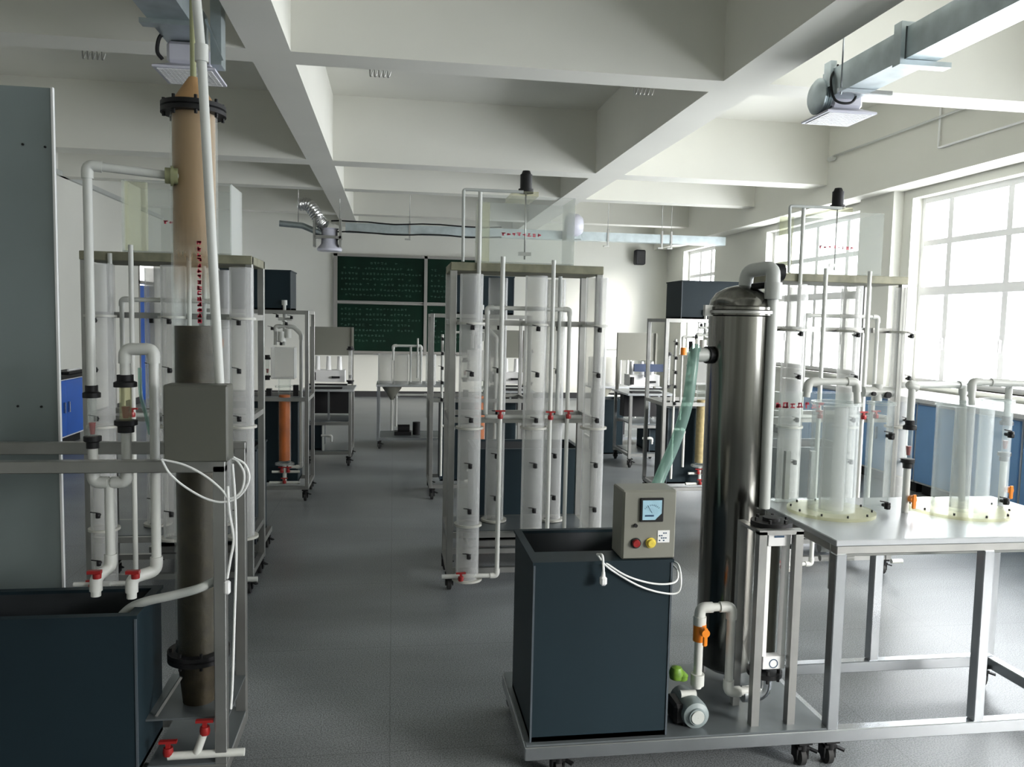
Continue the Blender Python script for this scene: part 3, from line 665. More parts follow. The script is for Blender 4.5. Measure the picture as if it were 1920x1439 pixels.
# ------------------------------------------------------------------ fourth row: instrument carts
def instrument_cart(ox, oy, label, screen):
    W, D = .46, .6; p = .03; tz = .76
    t = thing('instrument_cart', label, 'cart', (ox+W/2, oy+D/2, 0), 'instrument carts in the fourth row')
    for (a, b) in ((0, 0), (W-p, 0), (0, D-p), (W-p, D-p)):
        MB().box(ox+a, ox+a+p, oy+b, oy+b+p, .1, tz, .002).build('leg', 'steel', t)
    m = MB()
    for b in (0, D-p): m.box(ox+p-.02, ox+W-p+.02, oy+b+.002, oy+b+p-.002, .12, .15); MB().box(ox+p, ox+W-p, oy+b+.002, oy+b+p-.002, .42, .45).build('shelf_rail', 'steel', t)
    for a in (0, W-p): m.box(ox+a+.002, ox+a+p-.002, oy+p-.02, oy+D-p+.02, .121, .149)
    m.build('base_frame', 'steel', t)
    MB().box(ox-.03, ox+W+.02, oy-.02, oy+D, tz, tz+.02, .002).build('tabletop', 'top', t)
    for a in (.03, W-.03):
        for b in (.03, D-.03): castor(t, ox+a, oy+b, 0)
    m = MB(); m.box(ox+.02, ox+W-.03, oy+D-.06, oy+D-.04, tz+.34, tz+.64); m.box(ox-.0, ox+.025, oy+D-.08, oy+D-.04, tz+.02, tz+.64); m.box(ox+W-.03, ox+W-.01, oy+D-.08, oy+D-.04, tz+.02, tz+.64); m.build('back_panel', 'box', t)
    m = MB()
    for k in range(3): m.cyl((ox+.1+k*.11, oy+.3, tz+.2), (ox+.1+k*.11, oy+.3, tz+.34), .028, .02, n=14)
    m.build('settling_cone', 'white', t)
    m = MB(); m.box(ox+.05, ox+W-.08, oy+.2, oy+.4, tz+.08, tz+.2); m.build('instrument_body', 'white', t)
    m = MB(); m.box(ox+.03, ox+W-.05, oy+.1, oy+.13, tz+.055, tz+.07); m.box(ox+.06, ox+.09, oy+.17, oy+.2, tz+.1, tz+.18); m.box(ox+.25, ox+.33, oy+.17, oy+.2, tz+.12, tz+.14); m.box(ox+.04, ox+W-.1, oy+.06, oy+.16, tz+.021, tz+.035); m.build('mixer_rail', 'black', t)
    if screen:
        m = MB(); m.box(ox+.08, ox+W-.03, oy+.14, oy+.18, tz+.24, tz+.32); m.box(ox+.2, ox+.23, oy+.14, oy+.17, tz+.18, tz+.24); m.build('control_panel', 'navy', t)
    flow_meter_parts(t, ox+W-.02, oy+.12, tz+.1, tz+.42, .02, 'black', 'water')
    MB().box(ox+.04, ox+W-.04, oy+.34, oy+.50, .50, .745, .003).build('dark_cupboard', 'black', t)  # plain dark cupboard added to fill the dark section under the tabletop
    MB().box(ox+.035, ox+W-.035, oy+.04, oy+D-.04, .4505, .462).build('middle_shelf', 'plate', t)
    MB().box(ox+.035, ox+W-.035, oy+.035, oy+D-.035, .1505, .158).build('lower_shelf', 'plate', t)
    MB().box(ox+.17, ox+.19, oy+.03, oy+.05, .158, .42).build('pipe_post', 'pvc', t)
    m = MB(); m.pvc([(ox+.16, oy+.04, .31), (ox+.26, oy+.03, .31), (ox+.26, oy+.03, .25)], .012); m.build('drain_spout', 'pvc', t)
    MB().box(ox+W/2-.01, ox+W/2+.01, oy+.06, oy+.08, .462, tz).build('centre_post', 'steelL', t)
    open_tank('water_tank', 'small dark tank under the %s instrument cart' % label.split()[0], 'tank', ox+(.25 if screen else .035), ox+(.42 if screen else .16), oy+.08, oy+.52, .1585, .41, group=GT)
    return t
instrument_cart(-.87, 8.15, 'left instrument cart with grey back panel and white cones, near the blackboard', False)
instrument_cart(.98, 8.15, 'middle instrument cart glimpsed through the centre column rig', False)
instrument_cart(2.42, 7.95, 'right instrument cart with grey back panel and navy control panel', True)

# ------------------------------------------------------------------ fifth row: cylinder benches by the board
def cylinder_bench(ox, oy, label, n=3):
    W, D = .86, .6; p = .028; tz = .72
    t = thing('cylinder_bench', label, 'bench', (ox+W/2, oy+D/2, 0), 'cylinder benches nearest the blackboard')
    for (a, b) in ((0, 0), (W-p, 0), (0, D-p), (W-p, D-p)):
        MB().box(ox+a, ox+a+p, oy+b, oy+b+p, .09, tz, .002).build('leg', 'steelL', t)
    m = MB()
    for b in (0, D-p): m.box(ox+p, ox+W-p, oy+b, oy+b+p, .1, .13)
    for a in (0, W-p): m.box(ox+a, ox+a+p, oy+p, oy+D-p, .1, .13)
    m.build('base_frame', 'steelL', t)
    MB().box(ox-.01, ox+W+.01, oy-.01, oy+D+.01, tz, tz+.022, .002).build('tabletop', 'top', t)
    for a in (.03, W-.03):
        for b in (.03, D-.03): castor(t, ox+a, oy+b, -.005)
    for k, (a, r) in enumerate(((.09, .085), (.27, .09), (.45, .07), (.62, .06))[:n+1]):
        c = MB().shell(ox+a, oy+.2, tz+.023, tz+.37, r).build('acrylic_cylinder', 'water', t)
    m = MB(); m.pvc([(ox+.18, oy+.1, tz+.3), (ox+.18, oy+.1, tz+.47), (ox+.5, oy+.1, tz+.47), (ox+.5, oy+.1, tz+.05)], .014); m.pvc([(ox+.38, oy+.1, tz+.05), (ox+.38, oy+.1, tz+.47)], .013); m.pvc([(ox+.46, oy+.08, tz+.1), (ox+.46, oy+.08, tz+.56)], .01); m.build('loop_pipe', 'pvc', t)
    m = MB(); m.lathe((ox+.17, oy+.12, 0), [(.11, tz), (.11, tz-.02), (.03, tz-.14), (.02, tz-.16)], 20); m.build('hopper', 'box', t)
    m = MB(); m.pvc([(ox+.17, oy+.12, tz-.15), (ox+.17, oy+.12, .2)], .015); m.pvc([(ox+.22, oy+.1, .25), (ox+.22, oy+.1, tz-.1), (ox+.58, oy+.1, tz-.1), (ox+.58, oy+.1, .35)], .013); m.build('down_pipe', 'pvc', t)
    m = MB(); m.box(ox+.2, ox+.4, oy+.2, oy+.35, .13, .17); m.cyl((ox+.24, oy+.27, .2), (ox+.38, oy+.27, .2), .05); m.cyl((ox+.46, oy+.27, .13), (ox+.46, oy+.27, .28), .045); m.build('pump', 'black', t)
    MB().box(ox+p, ox+W-p, oy+p, oy+D-p, .105, .128).build('base_shelf', 'plate', t)
cylinder_bench(-.18, 9.25, 'cylinder bench below the blackboard with white looped pipe and pump')
cylinder_bench(2.35, 9.3, 'cylinder bench at the far right between middle and right rows', 2)
open_tank('water_tank', 'dark tank beside the far right cylinder bench', 'tank', 2.32, 2.62, 8.85, 9.2, .001, .62, group=GT)

# ------------------------------------------------------------------ FRONT RIGHT bench cart
def front_right():
    x0, x1, y0, y1 = .43, 2.52, 2.43, 2.98; p = .04; tx = 1.47; tz = .775
    t = thing('wheeled_bench', 'long steel wheeled bench in the right foreground with raised worktop', 'bench', ((x0+x1)/2, (y0+y1)/2, 0))
    m = MB(); m.box(x0, x1, y0, y0+p, .09, .135, .003); m.box(x0, x1, y1-p, y1, .09, .135, .003); m.box(x0, x0+p, y0+p, y1-p, .09, .135, .003); m.box(x1-p, x1, y0+p, y1-p, .09, .135, .003); m.box(tx, tx+p, y0+p, y1-p, .09, .135, .003)
    m.build('base_frame', 'steelL', t)
    MB().box(x0+.005, tx+.01, y0+.004, y1-.004, .136, .142).build('base_plate', 'plate', t)
    for (a, b) in ((tx, y0), (2.02, y0), (x1-p, y0), (tx, y1-p), (1.95, y1-p), (x1-p, y1-p)):
        MB().box(a, a+p, b, b+p, .136, tz-.03, .003).build('leg', 'steelL', t)
    m = MB(); m.box(tx, x1, y0, y0+p, tz-.03, tz, .003); m.box(tx, x1, y1-p, y1, tz-.03, tz, .003); m.box(tx, tx+p, y0+p, y1-p, tz-.03, tz, .003); m.box(x1-p, x1, y0+p, y1-p, tz-.03, tz, .003); m.build('top_frame', 'steel', t)
    MB().box(tx-.01, x1+.02, y0-.01, y1+.06, tz, tz+.022, .003).build('worktop', 'top', t)
    for (a, b) in ((.55, y0+.05), (1.40, y0+.03), (1.50, y0+.03), (x1-.04, y1-.03), (x0+.04, y1-.04), (x1-.04, y0+.03)): castor(t, a, b, -.005)
    # pipework under the worktop
    m = MB(); m.pvc([(1.60, 2.60, .70), (2.45, 2.60, .70)], .014); m.pvc([(1.62, 2.80, .66), (1.90, 2.80, .66), (1.90, 2.80, .72)], .018); m.pvc([(1.58, 2.62, .56), (1.58, 2.62, .72)], .02); m.pvc([(1.66, 2.86, .60), (1.80, 2.86, .60)], .012); m.build('underside_pipe', 'pvc', t)
    moved(valve_f, 'valve_handle', 'red', t, (1.72, 2.84, .60)); 
    # flow tube in its steel frame
    m = MB()
    m.box(1.215, 1.242, 2.47, 2.50, .142, .815); m.box(1.345, 1.372, 2.47, 2.50, .142, .815); m.box(1.215, 1.24, 2.62, 2.645, .142, .815); m.box(1.215, 1.372, 2.47, 2.50, .805, .82); m.box(1.215, 1.24, 2.5, 2.62, .805, .815)
    m.build('stand_post', 'steel', t)
    return t
front_right()
tg = thing('glass_flow_meter', 'tall glass flow tube with white end plates in the bench frame', 'flow meter', (1.32, 2.54, .20))
MB().box(1.278, 1.292, 2.50, 2.53, .35, .795).build('side_bar', 'frame', tg); MB().box(1.346, 1.36, 2.50, 2.53, .35, .795).build('side_bar', 'frame', tg)
pl = MB().box(1.278, 1.36, 2.495, 2.53, .745, .795, .002).build('end_plate', 'white', tg); MB().box(1.30, 1.335, 2.4935, 2.495, .775, .782).build('plate_print', 'ink', pl)
pl = MB().box(1.278, 1.36, 2.495, 2.53, .315, .36, .002).build('end_plate', 'white', tg)
MB().lathe((1.318, 2.494, .335), [(.013, 0), (.016, .0), (.016, .001), (.013, .001), (.013, 0)], 20, 'y').build('plate_emblem', 'ink', pl)
MB().shell(1.319, 2.56, .30, .80, .037, .003, 24).build('glass_tube', 'acryc', tg)
MB().cyl((1.319, 2.56, .32), (1.319, 2.56, .77), .032, .033).build('measuring_cone', mat('smoked_tube', (.028, .027, .018), .5, spec=.25), tg)
m = MB(); m.lathe((1.319, 2.56, .80), [(.001, 0), (.07, 0), (.07, .018), (.03, .018), (.03, .03), (.001, .03)], 24)
for k in range(6): a = k*math.pi/3; m.cyl((1.319+.055*math.cos(a), 2.56+.055*math.sin(a), .795), (1.319+.055*math.cos(a), 2.56+.055*math.sin(a), .83), .006, n=6)
m.build('top_flange', 'black', tg)
m = MB(); m.lathe((1.319, 2.56, .27), [(.001, 0), (.06, 0), (.06, .016), (.02, .016), (.001, .03)], 24)
for k in range(6): a = k*math.pi/3+.3; m.cyl((1.319+.048*math.cos(a), 2.56+.048*math.sin(a), .255), (1.319+.048*math.cos(a), 2.56+.048*math.sin(a), .30), .006, n=6)
m.build('bottom_flange', 'black', tg)
MB().tube(roundpath([(1.319, 2.56, .28), (1.319, 2.56, .20), (1.24, 2.56, .20)], .05, 6), .028, 16).build('elbow', 'steelL', tg)
tg.location.x -= .02; tg.location.z += .014

# grey tank at the left end of the bench
open_tank('water_tank', 'large dark grey open tank in the foreground carrying the control box', 'tank', .45, .905, 2.45, 2.85, .143, .728, th=.016, rim=.02, lip=.09, group=GT)
# control box
def meter_box():
    x0, x1, y0, y1, z0, z1 = .735, .915, 2.455, 2.57, .739, .965
    t = thing('control_box', 'olive grey control box with blue meter on the tank corner', 'control box', ((x0+x1)/2, (y0+y1)/2, z0))
    MB().box(x0, x1, y0, y1, z0, z1, .004).build('enclosure', 'box', t)
    dd = MB().box(x0+.004, x1-.004, y0-.006, y0, z0+.004, z1-.004, .002).build('door', 'box', t)
    MB().box(x0+.055, x0+.133, y0-.014, y0-.006, z0+.125, z0+.203, .002).build('meter_bezel', 'black', t)
    me = MB().box(x0+.062, x0+.126, y0-.0155, y0-.014, z0+.132, z0+.196).build('meter_face', 'lcd', t)
    m = MB(); m.add([(x0+.126, y0-.0165, z0+.131), (x0+.104, y0-.0165, z0+.131), (x0+.126, y0-.0165, z0+.153), (x0+.126, y0-.0155, z0+.131), (x0+.104, y0-.0155, z0+.131), (x0+.126, y0-.0155, z0+.153)], [(0, 1, 2), (3, 5, 4), (0, 3, 4, 1), (1, 4, 5, 2), (2, 5, 3, 0)]); m.build('corner_plate', 'black', me)
    m = MB(); m.box(x0+.07, x0+.10, y0-.0162, y0-.0155, z0+.143, z0+.149)
    for k in range(9):
        a = math.radians(140-k*12); c = V(x0+.094, 0, z0+.150); m.bar(V(c.x+.028*math.cos(a), y0-.016, c.z+.028*math.sin(a)), V(c.x+.033*math.cos(a), y0-.016, c.z+.033*math.sin(a)), .0012, .0006)
    m.bar((x0+.094, y0-.016, z0+.155), (x0+.078, y0-.016, z0+.18), .0012, .0006); m.build('meter_print', 'ink', me)
    for (a, z, c, nm) in ((.045, .055, 'red', 'red_button'), (.095, .055, 'ybtn', 'yellow_button')):
        MB().lathe((x0+a, y0-.02, z0+z), [(.001, 0), (.011, 0), (.013, .004), (.013, .014)], 20, 'y').build(nm, c, t)
        MB().lathe((x0+a, y0-.011, z0+z), [(.012, 0), (.017, 0), (.017, .005)], 20, 'y').build('button_ring', 'black' if c == 'red' else 'ybtn', t)
    MB().cyl((x0+.042, y0-.014, z0+.113), (x0+.042, y0-.006, z0+.113), .006).build('door_lock', 'black', t)
    st = MB().box(x0+.118, x0+.158, y0-.0075, y0-.006, z0+.055, z0+.095).build('sticker', 'white', t)
    m = MB(); r_ = random.Random(3)
    for i in range(5):
        for j in range(4):
            if r_.random() < .5: m.box(x0+.122+i*.007, x0+.127+i*.007, y0-.0082, y0-.0075, z0+.060+j*.008, z0+.064+j*.008)
    m.build('sticker_print', 'ink', st)
    m = MB(); yy = y0-.018
    P = lambda px, py, Y=yy: aty(px, py, Y)
    m.tube(spline([P(1120, 1040, 2.47), P(1135, 1060, 2.44), P(1160, 1078), P(1200, 1100), P(1240, 1112), P(1270, 1112), P(1277, 1090), P(1272, 1060, 2.47), P(1256, 1052, 2.53)]), .0032, 8)
    m.tube(spline([P(1130, 1052, 2.45), P(1170, 1078, yy-.006), P(1210, 1092, yy-.006), P(1245, 1096, yy-.006), P(1268, 1090), P(1270, 1070, 2.46), P(1256, 1056, 2.53)]), .0032, 8)
    m.tube(spline([P(1120, 1040, 2.47), P(1129, 1042, 2.42), P(1131, 1060, 2.42), P(1132, 1082, 2.42)]), .0042, 8); ca = m.build('power_cable', 'cable', t)
    c = P(1131, 1090, 2.42); m = MB(); m.box(c.x-.011, c.x+.011, c.y-.011, c.y+.011, c.z-.014, c.z+.016, .006); m.cyl((c.x, c.y, c.z+.014), (c.x, c.y, c.z+.03), .007, .005); m.build('plug', 'white', ca)
meter_box()

# stainless vessel
def vessel():
    cx, cyy, R = 1.292, 2.86, .119
    cy2 = cyy
    t = thing('steel_filter_vessel', 'tall brushed steel filter vessel with domed lid behind the flow tube', 'vessel', (cx, cyy, .142))
    m = MB(); m.lathe((cx, cyy, 0), [(.001, .17), (R*.6, .175), (R*.92, .20), (R, .25), (R, 1.54)], 48); m.build('vessel_body', 'brushed', t)
    m = MB()
    for k in range(3): a = k*2.09+.5; m.cyl((cx+.09*math.cos(a), cyy+.09*math.sin(a), .142), (cx+.09*math.cos(a), cyy+.09*math.sin(a), .21), .014)
    m.build('support_foot', 'steel', t)
    m = MB(); m.lathe((cx, cyy, 0), [(R, 1.535), (R+.014, 1.54), (R+.014, 1.552), (R+.004, 1.556), (R+.012, 1.56), (R+.012, 1.57), (R, 1.574), (R*.96, 1.595), (R*.8, 1.622), (R*.5, 1.642), (R*.25, 1.65), (.02, 1.652), (.001, 1.652)], 48); lid = m.build('domed_lid', 'brushed', t)
    m = MB()
    m.lathe((cx, cyy, 1.54), [(R+.008, .004), (R+.019, .006), (R+.019, .016), (R+.008, .018)], 40); m.box(cx-R-.035, cx-R-.005, cyy-.03, cyy-.01, 1.535, 1.575); m.build('clamp_ring', 'steel', lid)
    # top pipe over and down
    m = MB(); px = aty(1446, 700, 2.74).x
    m.pvc([(cx+.012, cyy, 1.645), (cx+.012, cyy-.01, 1.705), (px, 2.76, 1.715), (px, 2.745, .83)], .020, rad=.02, n=18); m.cyl((px, 2.755, 1.60), (px, 2.755, 1.66), .031); m.build('outlet_pipe', 'pvcg', t)
    m = MB(); m.cyl((px+.02, 2.79, 1.70), (px+.05, 2.79, 1.70), .032); m.cyl((px-.06, 2.80, 1.645), (px+.02, 2.79, 1.655), .012); m.build('valve_wheel', 'black', t)
    # left port and green hose
    m = MB(); pz = 1.39; m.cyl((cx-R-.07, cyy-.03, pz), (cx-R+.01, cyy-.01, pz), .026); m.build('side_port', 'pvcg', t)
    MB().cyl((cx-R-.02, cyy-.02, pz), (cx-R+.006, cyy-.012, pz), .032).build('port_clamp', 'black', t)
    Q = lambda px_, py, Y: aty(px_, py, Y)
    m = MB(); m.tube(spline([V(cx-R-.065, cyy-.03, pz), Q(1302, 655, 2.82), Q(1297, 700, 2.80), Q(1288, 760, 2.79), Q(1266, 830, 2.78), Q(1240, 890, 2.76), Q(1226, 930, 2.74), Q(1218, 975, 2.72), Q(1214, 1010, 2.70)]), .0205, 14); m.build('return_hose', 'hoseg', t)
    m = MB(); m.cyl((cx-R-.09, cyy-.04, pz+.05), (cx-R-.09, cyy-.04, pz+.012), .008, n=8); m.build('hose_clip', 'black', t)
    return px
vessel()
# pump with looped pipe
def pump():
    c = aty(1292, 1325, 2.55)
    t = thing('water_pump', 'grey motor pump with white looped pipe beside the foreground tank', 'pump', (1.02, 2.6, .142))
    m = MB(); m.lathe((c.x, 2.47, c.z), [(.001, 0), (.028, 0), (.03, .006), (.044, .012), (.047, .03), (.047, .05), (.04, .16), (.001, .16)], 28, 'y'); m.build('pump_motor', 'panel', t)
    m = MB(); m.lathe((c.x, 2.466, c.z), [(.001, 0), (.022, 0), (.024, .005)], 24, 'y'); m.build('pump_cover', 'pvcg', t)
    m = MB(); m.box(c.x-.04, c.x+.04, 2.5, 2.6, .142, c.z-.02); m.build('pump_foot', 'black', t)
    m = MB(); m.box(c.x-.07, c.x-.03, 2.5, 2.6, c.z-.04, c.z+.03, .01); m.build('terminal_box', 'black', t)
    g = aty(1268, 1262, 2.56); m = MB(); m.lathe(g, [(.001, -.02), (.022, -.02), (.026, 0), (.018, .02), (.001, .024)], 14); m.lathe(g+V(.02, 0, -.008), [(.001, -.018), (.02, -.016), (.022, 0), (.001, .02)], 12); m.build('pump_fitting', 'green', t)
    a = aty(1307, 1290, 2.55); b = aty(1312, 1140, 2.55); d = aty(1372, 1140, 2.55); e = aty(1368, 1298, 2.55); f = aty(1440, 1298, 2.55)
    m = MB(); m.pvc([a, V(a.x, 2.55, b.z), V(d.x, 2.55, b.z), V(d.x, 2.55, e.z), V(f.x, 2.55, e.z)], .0145, rad=.022, n=16)
    m.cyl((a.x, 2.55, a.z+.01), (a.x, 2.55, a.z+.05), .023); m.cyl((a.x, 2.55, b.z-.06), (a.x, 2.55, b.z-.03), .022)
    m.pvc([V(a.x-.06, 2.55, c.z+.045), V(a.x-.005, 2.55, c.z+.045)], .013); m.build('loop_pipe', 'pvc', t)
    v = aty(1318, 1190, 2.53); m = MB(); m.cyl((v.x-.004, 2.55, v.z-.03), (v.x-.004, 2.55, v.z+.03), .022); m.lathe((v.x, 2.515, v.z+.012), [(.001, -.012), (.014, -.012), (.016, .012), (.001, .016)], 14, 'y'); m.box(v.x-.008, v.x+.008, 2.505, 2.515, v.z-.035, v.z+.03, .004); m.build('valve_handle', 'orange', t)
pump()

# acrylic vessels on the bench
TZ = .7975
def base_disc(cx, cyy, r, t):
    m = MB(); m.lathe((cx, cyy, TZ), [(.001, .0), (r, .0), (r, .012), (.001, .012)], 48); b = m.build('base_disc', 'acryy', t)
    m = MB()
    for k in range(10): a = k*math.pi/5+.2; m.cyl((cx+(r-.015)*math.cos(a), cyy+(r-.015)*math.sin(a), TZ+.012), (cx+(r-.015)*math.cos(a), cyy+(r-.015)*math.sin(a), TZ+.02), .004, n=6)
    m.build('bolt', 'black', b)
def bench_cyl(label, cx, cyy, R, Hh, disc=None, taps=(), inner=None, ring=True):
    t = thing('acrylic_cylinder', label, 'cylinder', (cx, cyy, TZ), 'clear cylinders on the foreground bench')
    if disc: base_disc(cx, cyy, disc, t)
    z0 = TZ+(.012 if disc else 0)
    MB().shell(cx, cyy, z0, TZ+Hh, R, .004, 40).build('cylinder_wall', 'acryb', t)
    if ring: MB().lathe((cx, cyy, TZ+Hh), [(R-.006, -.012), (R+.006, -.012), (R+.006, .0), (R-.006, .0), (R-.006, -.012)], 40).build('top_ring', 'acryf', t)
    for z in taps: moved(tap_f, 'sampling_tap', 'black', t, (cx+.0, cyy-R-.012, z))
    if inner: MB().shell(cx, cyy, z0, TZ+Hh-.02, inner, .003, 28).build('inner_tube', 'water', t)
    return t
bench_cyl('clear cylinder on a bolted disc beside the steel vessel, pink lettering behind it', 1.66, 2.80, .085, .425, .16, (), .045)
bench_cyl('clear cylinder with two black taps left of the red float', 1.885, 2.86, .048, .42, None, (.82, 1.09))
bench_cyl('wide clear cylinder on a bolted disc right of the orange valve', 2.20, 2.80, .10, .425, .19, (), .035)
c3_ = bench_cyl('rightmost clear cylinder in view with two black taps', 2.385, 2.86, .058, .42, None, (.82, 1.085))
c3_.location.z += .0125
# lettered acrylic box behind them
t = thing('lettered_acrylic_tank', 'clear acrylic tank with pink lettering behind the foreground cylinders', 'tank', (1.62, 2.98, TZ))
h = MB(); a0, a1, b0, b1, c0, c1 = 1.52, 1.82, 2.965, 3.03, TZ, 1.24; q = .005
h.box(a0, a1, b0, b0+q, c0, c1); h.box(a0, a1, b1-q, b1, c0, c1); h.box(a0, a0+q, b0, b1, c0, c1); h.box(a1-q, a1, b0, b1, c0, c1); h.box(a0, a1, b0, b1, c0, c0+q); tb = h.build('tank_wall', 'acry', t)
g = MB(); rg = random.Random(9); o1 = aty(1452, 772, b0); o2 = aty(1546, 768, b0); 
for k in range(7): glyph(g, V(o1.x+(o2.x-o1.x)*k/7, b0-.001, 1.175), V(1, 0, 0), V(0, 0, 1), .030, rg, w_=.17)
g.build('pink_lettering', 'redp', tb)
m = MB(); m.box(a0+.05, a0+.07, b0+.03, b0+.05, c0+q, 1.0); m.box(a0+.16, a0+.18, b0+.03, b0+.05, c0+q, 1.0); m.build('baffle_rod', 'steel', t)
# flow meters and top pipes
def meter_stand(px, label, y=2.78):
    x = aty(px, 900, y).x
    t = thing('rotameter', label, 'flow meter', (x, y, TZ), 'rotameters on the foreground bench')
    m = MB(); m.pvc([(x, y, TZ), (x, y, 1.0)], .0135, n=14); m.build('lower_pipe', 'pvc', t)
    flow_meter_parts(t, x, y, 1.0, 1.125, .013, zf=1.035)
    m = MB(); m.pvc([(x, y, 1.15), (x, y, 1.285)], .0135, n=14); m.build('upper_pipe', 'pvc', t)
    m = MB(); m.lathe((x+.008, y-.03, .855), [(.001, -.01), (.013, -.01), (.014, .01), (.001, .012)], 12, 'y'); m.box(x+.0, x+.016, y-.045, y-.036, .82, .875, .003); m.build('valve_handle', 'orange', t)
    return x
xa = meter_stand(1700, 'rotameter with red float and orange valve between the tap cylinders')
xb = meter_stand(1880, 'rotameter at the right edge behind the last cylinder', 2.92)
for lab, pts in {
    'white looped pipe above the first clear cylinder': [aty(1512, 745, 2.78), aty(1516, 716, 2.78), aty(1606, 716, 2.78), aty(1608, 760, 2.78)],
    'white pipe running right above the rotameter': [V(xa, 2.78, 1.285), aty(1703, 722, 2.78), aty(1806, 722, 2.93), aty(1803, 940, 2.93)],
    'white pipe leaving the picture at the right edge': [aty(1822, 760, 2.86), aty(1822, 716, 2.86), aty(1874, 718, 2.86), aty(1990, 724, 2.86)],
}.items():
    m = MB(); m.pvc(pts, .013, n=14)
    o = tag(m.build('overhead_pipe', 'pvc'), lab, 'pipe', 'white pipes above the foreground bench')
t = thing('pipe_junction', 'pale pipe junction with black knobs over the tap cylinder', 'pipe', aty(1645, 735, 2.84))
c = aty(1645, 735, 2.84); m = MB(); m.cyl((c.x-.06, c.y, c.z), (c.x+.06, c.y, c.z), .02); m.cyl((c.x, c.y, c.z-.035), (c.x, c.y, c.z+.03), .018); m.build('junction_body', 'pvc', t)
m = MB(); m.cyl((c.x-.03, c.y-.03, c.z-.006), (c.x-.03, c.y, c.z-.006), .008); m.cyl((c.x+.03, c.y-.03, c.z-.01), (c.x+.03, c.y, c.z-.01), .012); m.build('junction_knob', 'black', t)

# ------------------------------------------------------------------ FRONT LEFT bench
def front_left():
    x0, x1, y0, y1 = -1.75, -.49, 2.44, 2.80; p = .035
    t = thing('steel_rig_frame', 'dark steel frame cart in the left foreground holding the sand column', 'cart', (-1.1, 2.6, 0))
    m = MB(); m.box(x0, x1, y0, y0+p, .095, .135, .002); m.box(x0, x1, y1-p, y1, .095, .135, .002); m.box(x1-p, x1, y0+p, y1-p, .095, .135, .002); m.box(x0, x0+p, y0+p, y1-p, .095, .135, .002); m.build('base_frame', 'steel', t)
    MB().box(-.72, x1-.002, y0+.002, y1-.002, .1355, .141).build('base_plate', 'plate', t)
    for (a, b) in ((x1-p, y0), (x1-p, y1-p), (x0, y0), (x0, y1-p)): MB().box(a, a+p, b, b+p, .136, 1.055, .002).build('post', 'steel', t)
    m = MB(); m.box(x0, x1, y0, y0+p, 1.035, 1.07, .002); m.build('front_rail', 'steel', t)
    m = MB(); m.box(x0, x1, y1-.03, y1, 1.035, 1.075, .002); m.box(-1.62, -1.56, y1-.034, y1-.03, 1.045, 1.065); m.build('rear_rail', 'steel', t)
    MB().box(-.74, x1-.002, y0+.04, y1-.002, .262, .268).build('column_shelf', 'plate', t)
    MB().bar((-.71, 2.5, .268), (-.64, 2.52, .38), .008).build('shelf_brace', 'steel', t); MB().bar((-.525, 2.5, .268), (-.525, 2.5, .37), .012).build('shelf_brace', 'steel', t)
    for a in (x1-.09, x0+.06): castor(t, a, y0+.04, 0)
    # drain pipes with red valves on the base
    m = MB(); yy = 2.45; A = aty(315, 1395, yy); m.pvc([V(A.x, yy, .165), V(-.44, yy, .165)], .012); B = aty(375, 1360, yy); m.pvc([V(B.x-.01, yy, .17), V(B.x+.012, yy+.0, .235)], .012, fit=False); m.build('drain_pipe', 'pvc', t)
    moved(valve_f, 'valve_handle', 'red', t, (B.x+.014, yy, .24)); moved(valve_f, 'valve_handle', 'red', t, (A.x+.0, yy, .18))
    return t
front_left()
open_tank('water_tank', 'dark blue grey open tank at the lower left corner', 'tank', -1.70, -.735, 2.40, 2.66, .142, .615, group=GT)
def sand_column():
    cx, cyy, R = -.606, 2.60, .068
    t = thing('sand_column', 'tall clear column of wet sand with tan upper part in the left foreground', 'column', (cx, cyy, .268))
    MB().shell(cx, cyy, .42, 2.13, R, .005, 40).build('column_tube', 'acryc', t)
    s = MB().cyl((cx, cyy, .43), (cx, cyy, 1.465), R-.0065, n=36).build('wet_sand', 'sand', t)
    m = MB().lathe((cx, cyy, 0), [(R-.0062, 1.47), (R-.0062, 2.125)], 36); m.build('tan_residue', stain_mat(1.53, 1.80), t)
    for z, nm in ((.42, 'lower_flange'), (2.115, 'upper_flange')):
        m = MB(); m.lathe((cx, cyy, z), [(R, -.012), (R+.026, -.012), (R+.026, .0), (R+.022, .003), (R+.026, .006), (R+.026, .018), (R, .018)], 36)
        for k in range(8): a = k*math.pi/4+.3; m.cyl((cx+(R+.016)*math.cos(a), cyy+(R+.016)*math.sin(a), z-.024), (cx+(R+.016)*math.cos(a), cyy+(R+.016)*math.sin(a), z+.03), .005, n=6)
        m.build(nm, 'black', t)
    MB().cyl((cx, cyy, .268), (cx, cyy, .41), R*.72, R*.95, n=32).build('foot_cone', 'sand', t)
    MB().cyl((cx, cyy, 2.134), (cx, cyy, 2.215), R*.95, .013, n=32).build('top_cone', mat('tan_cone', (.36, .21, .09), .5, noise=.2, nscale=10), t)
    MB().cyl((cx, cyy, 2.215), (cx, cyy, 2.62), .009).build('vent_pipe', 'olive', t)
    g = MB(); rg = random.Random(5)
    for k in range(15): glyph(g, V(cx+.020, cyy-R-.001, 1.705-k*.0165), V(1, 0, 0), V(0, 0, 1), .016, rg, w_=.26)
    g.build('red_lettering', 'redp', t)
    return cx, cyy, R
sand_column()
# slanted white pipe in front of the column
m = MB(); a = aty(363, -60, 2.44); b = aty(378, 108, 2.44); c = aty(412, 722, 2.44); m.tube([a, aty(370, 20, 2.44), b, c], .0135, 16); m.cyl(b+V(0, 0, -.012), b+V(0, 0, .035), .019)
tag(m.build('slanted_pipe', 'pvc'), 'white pipe slanting down in front of the sand column', 'pipe')
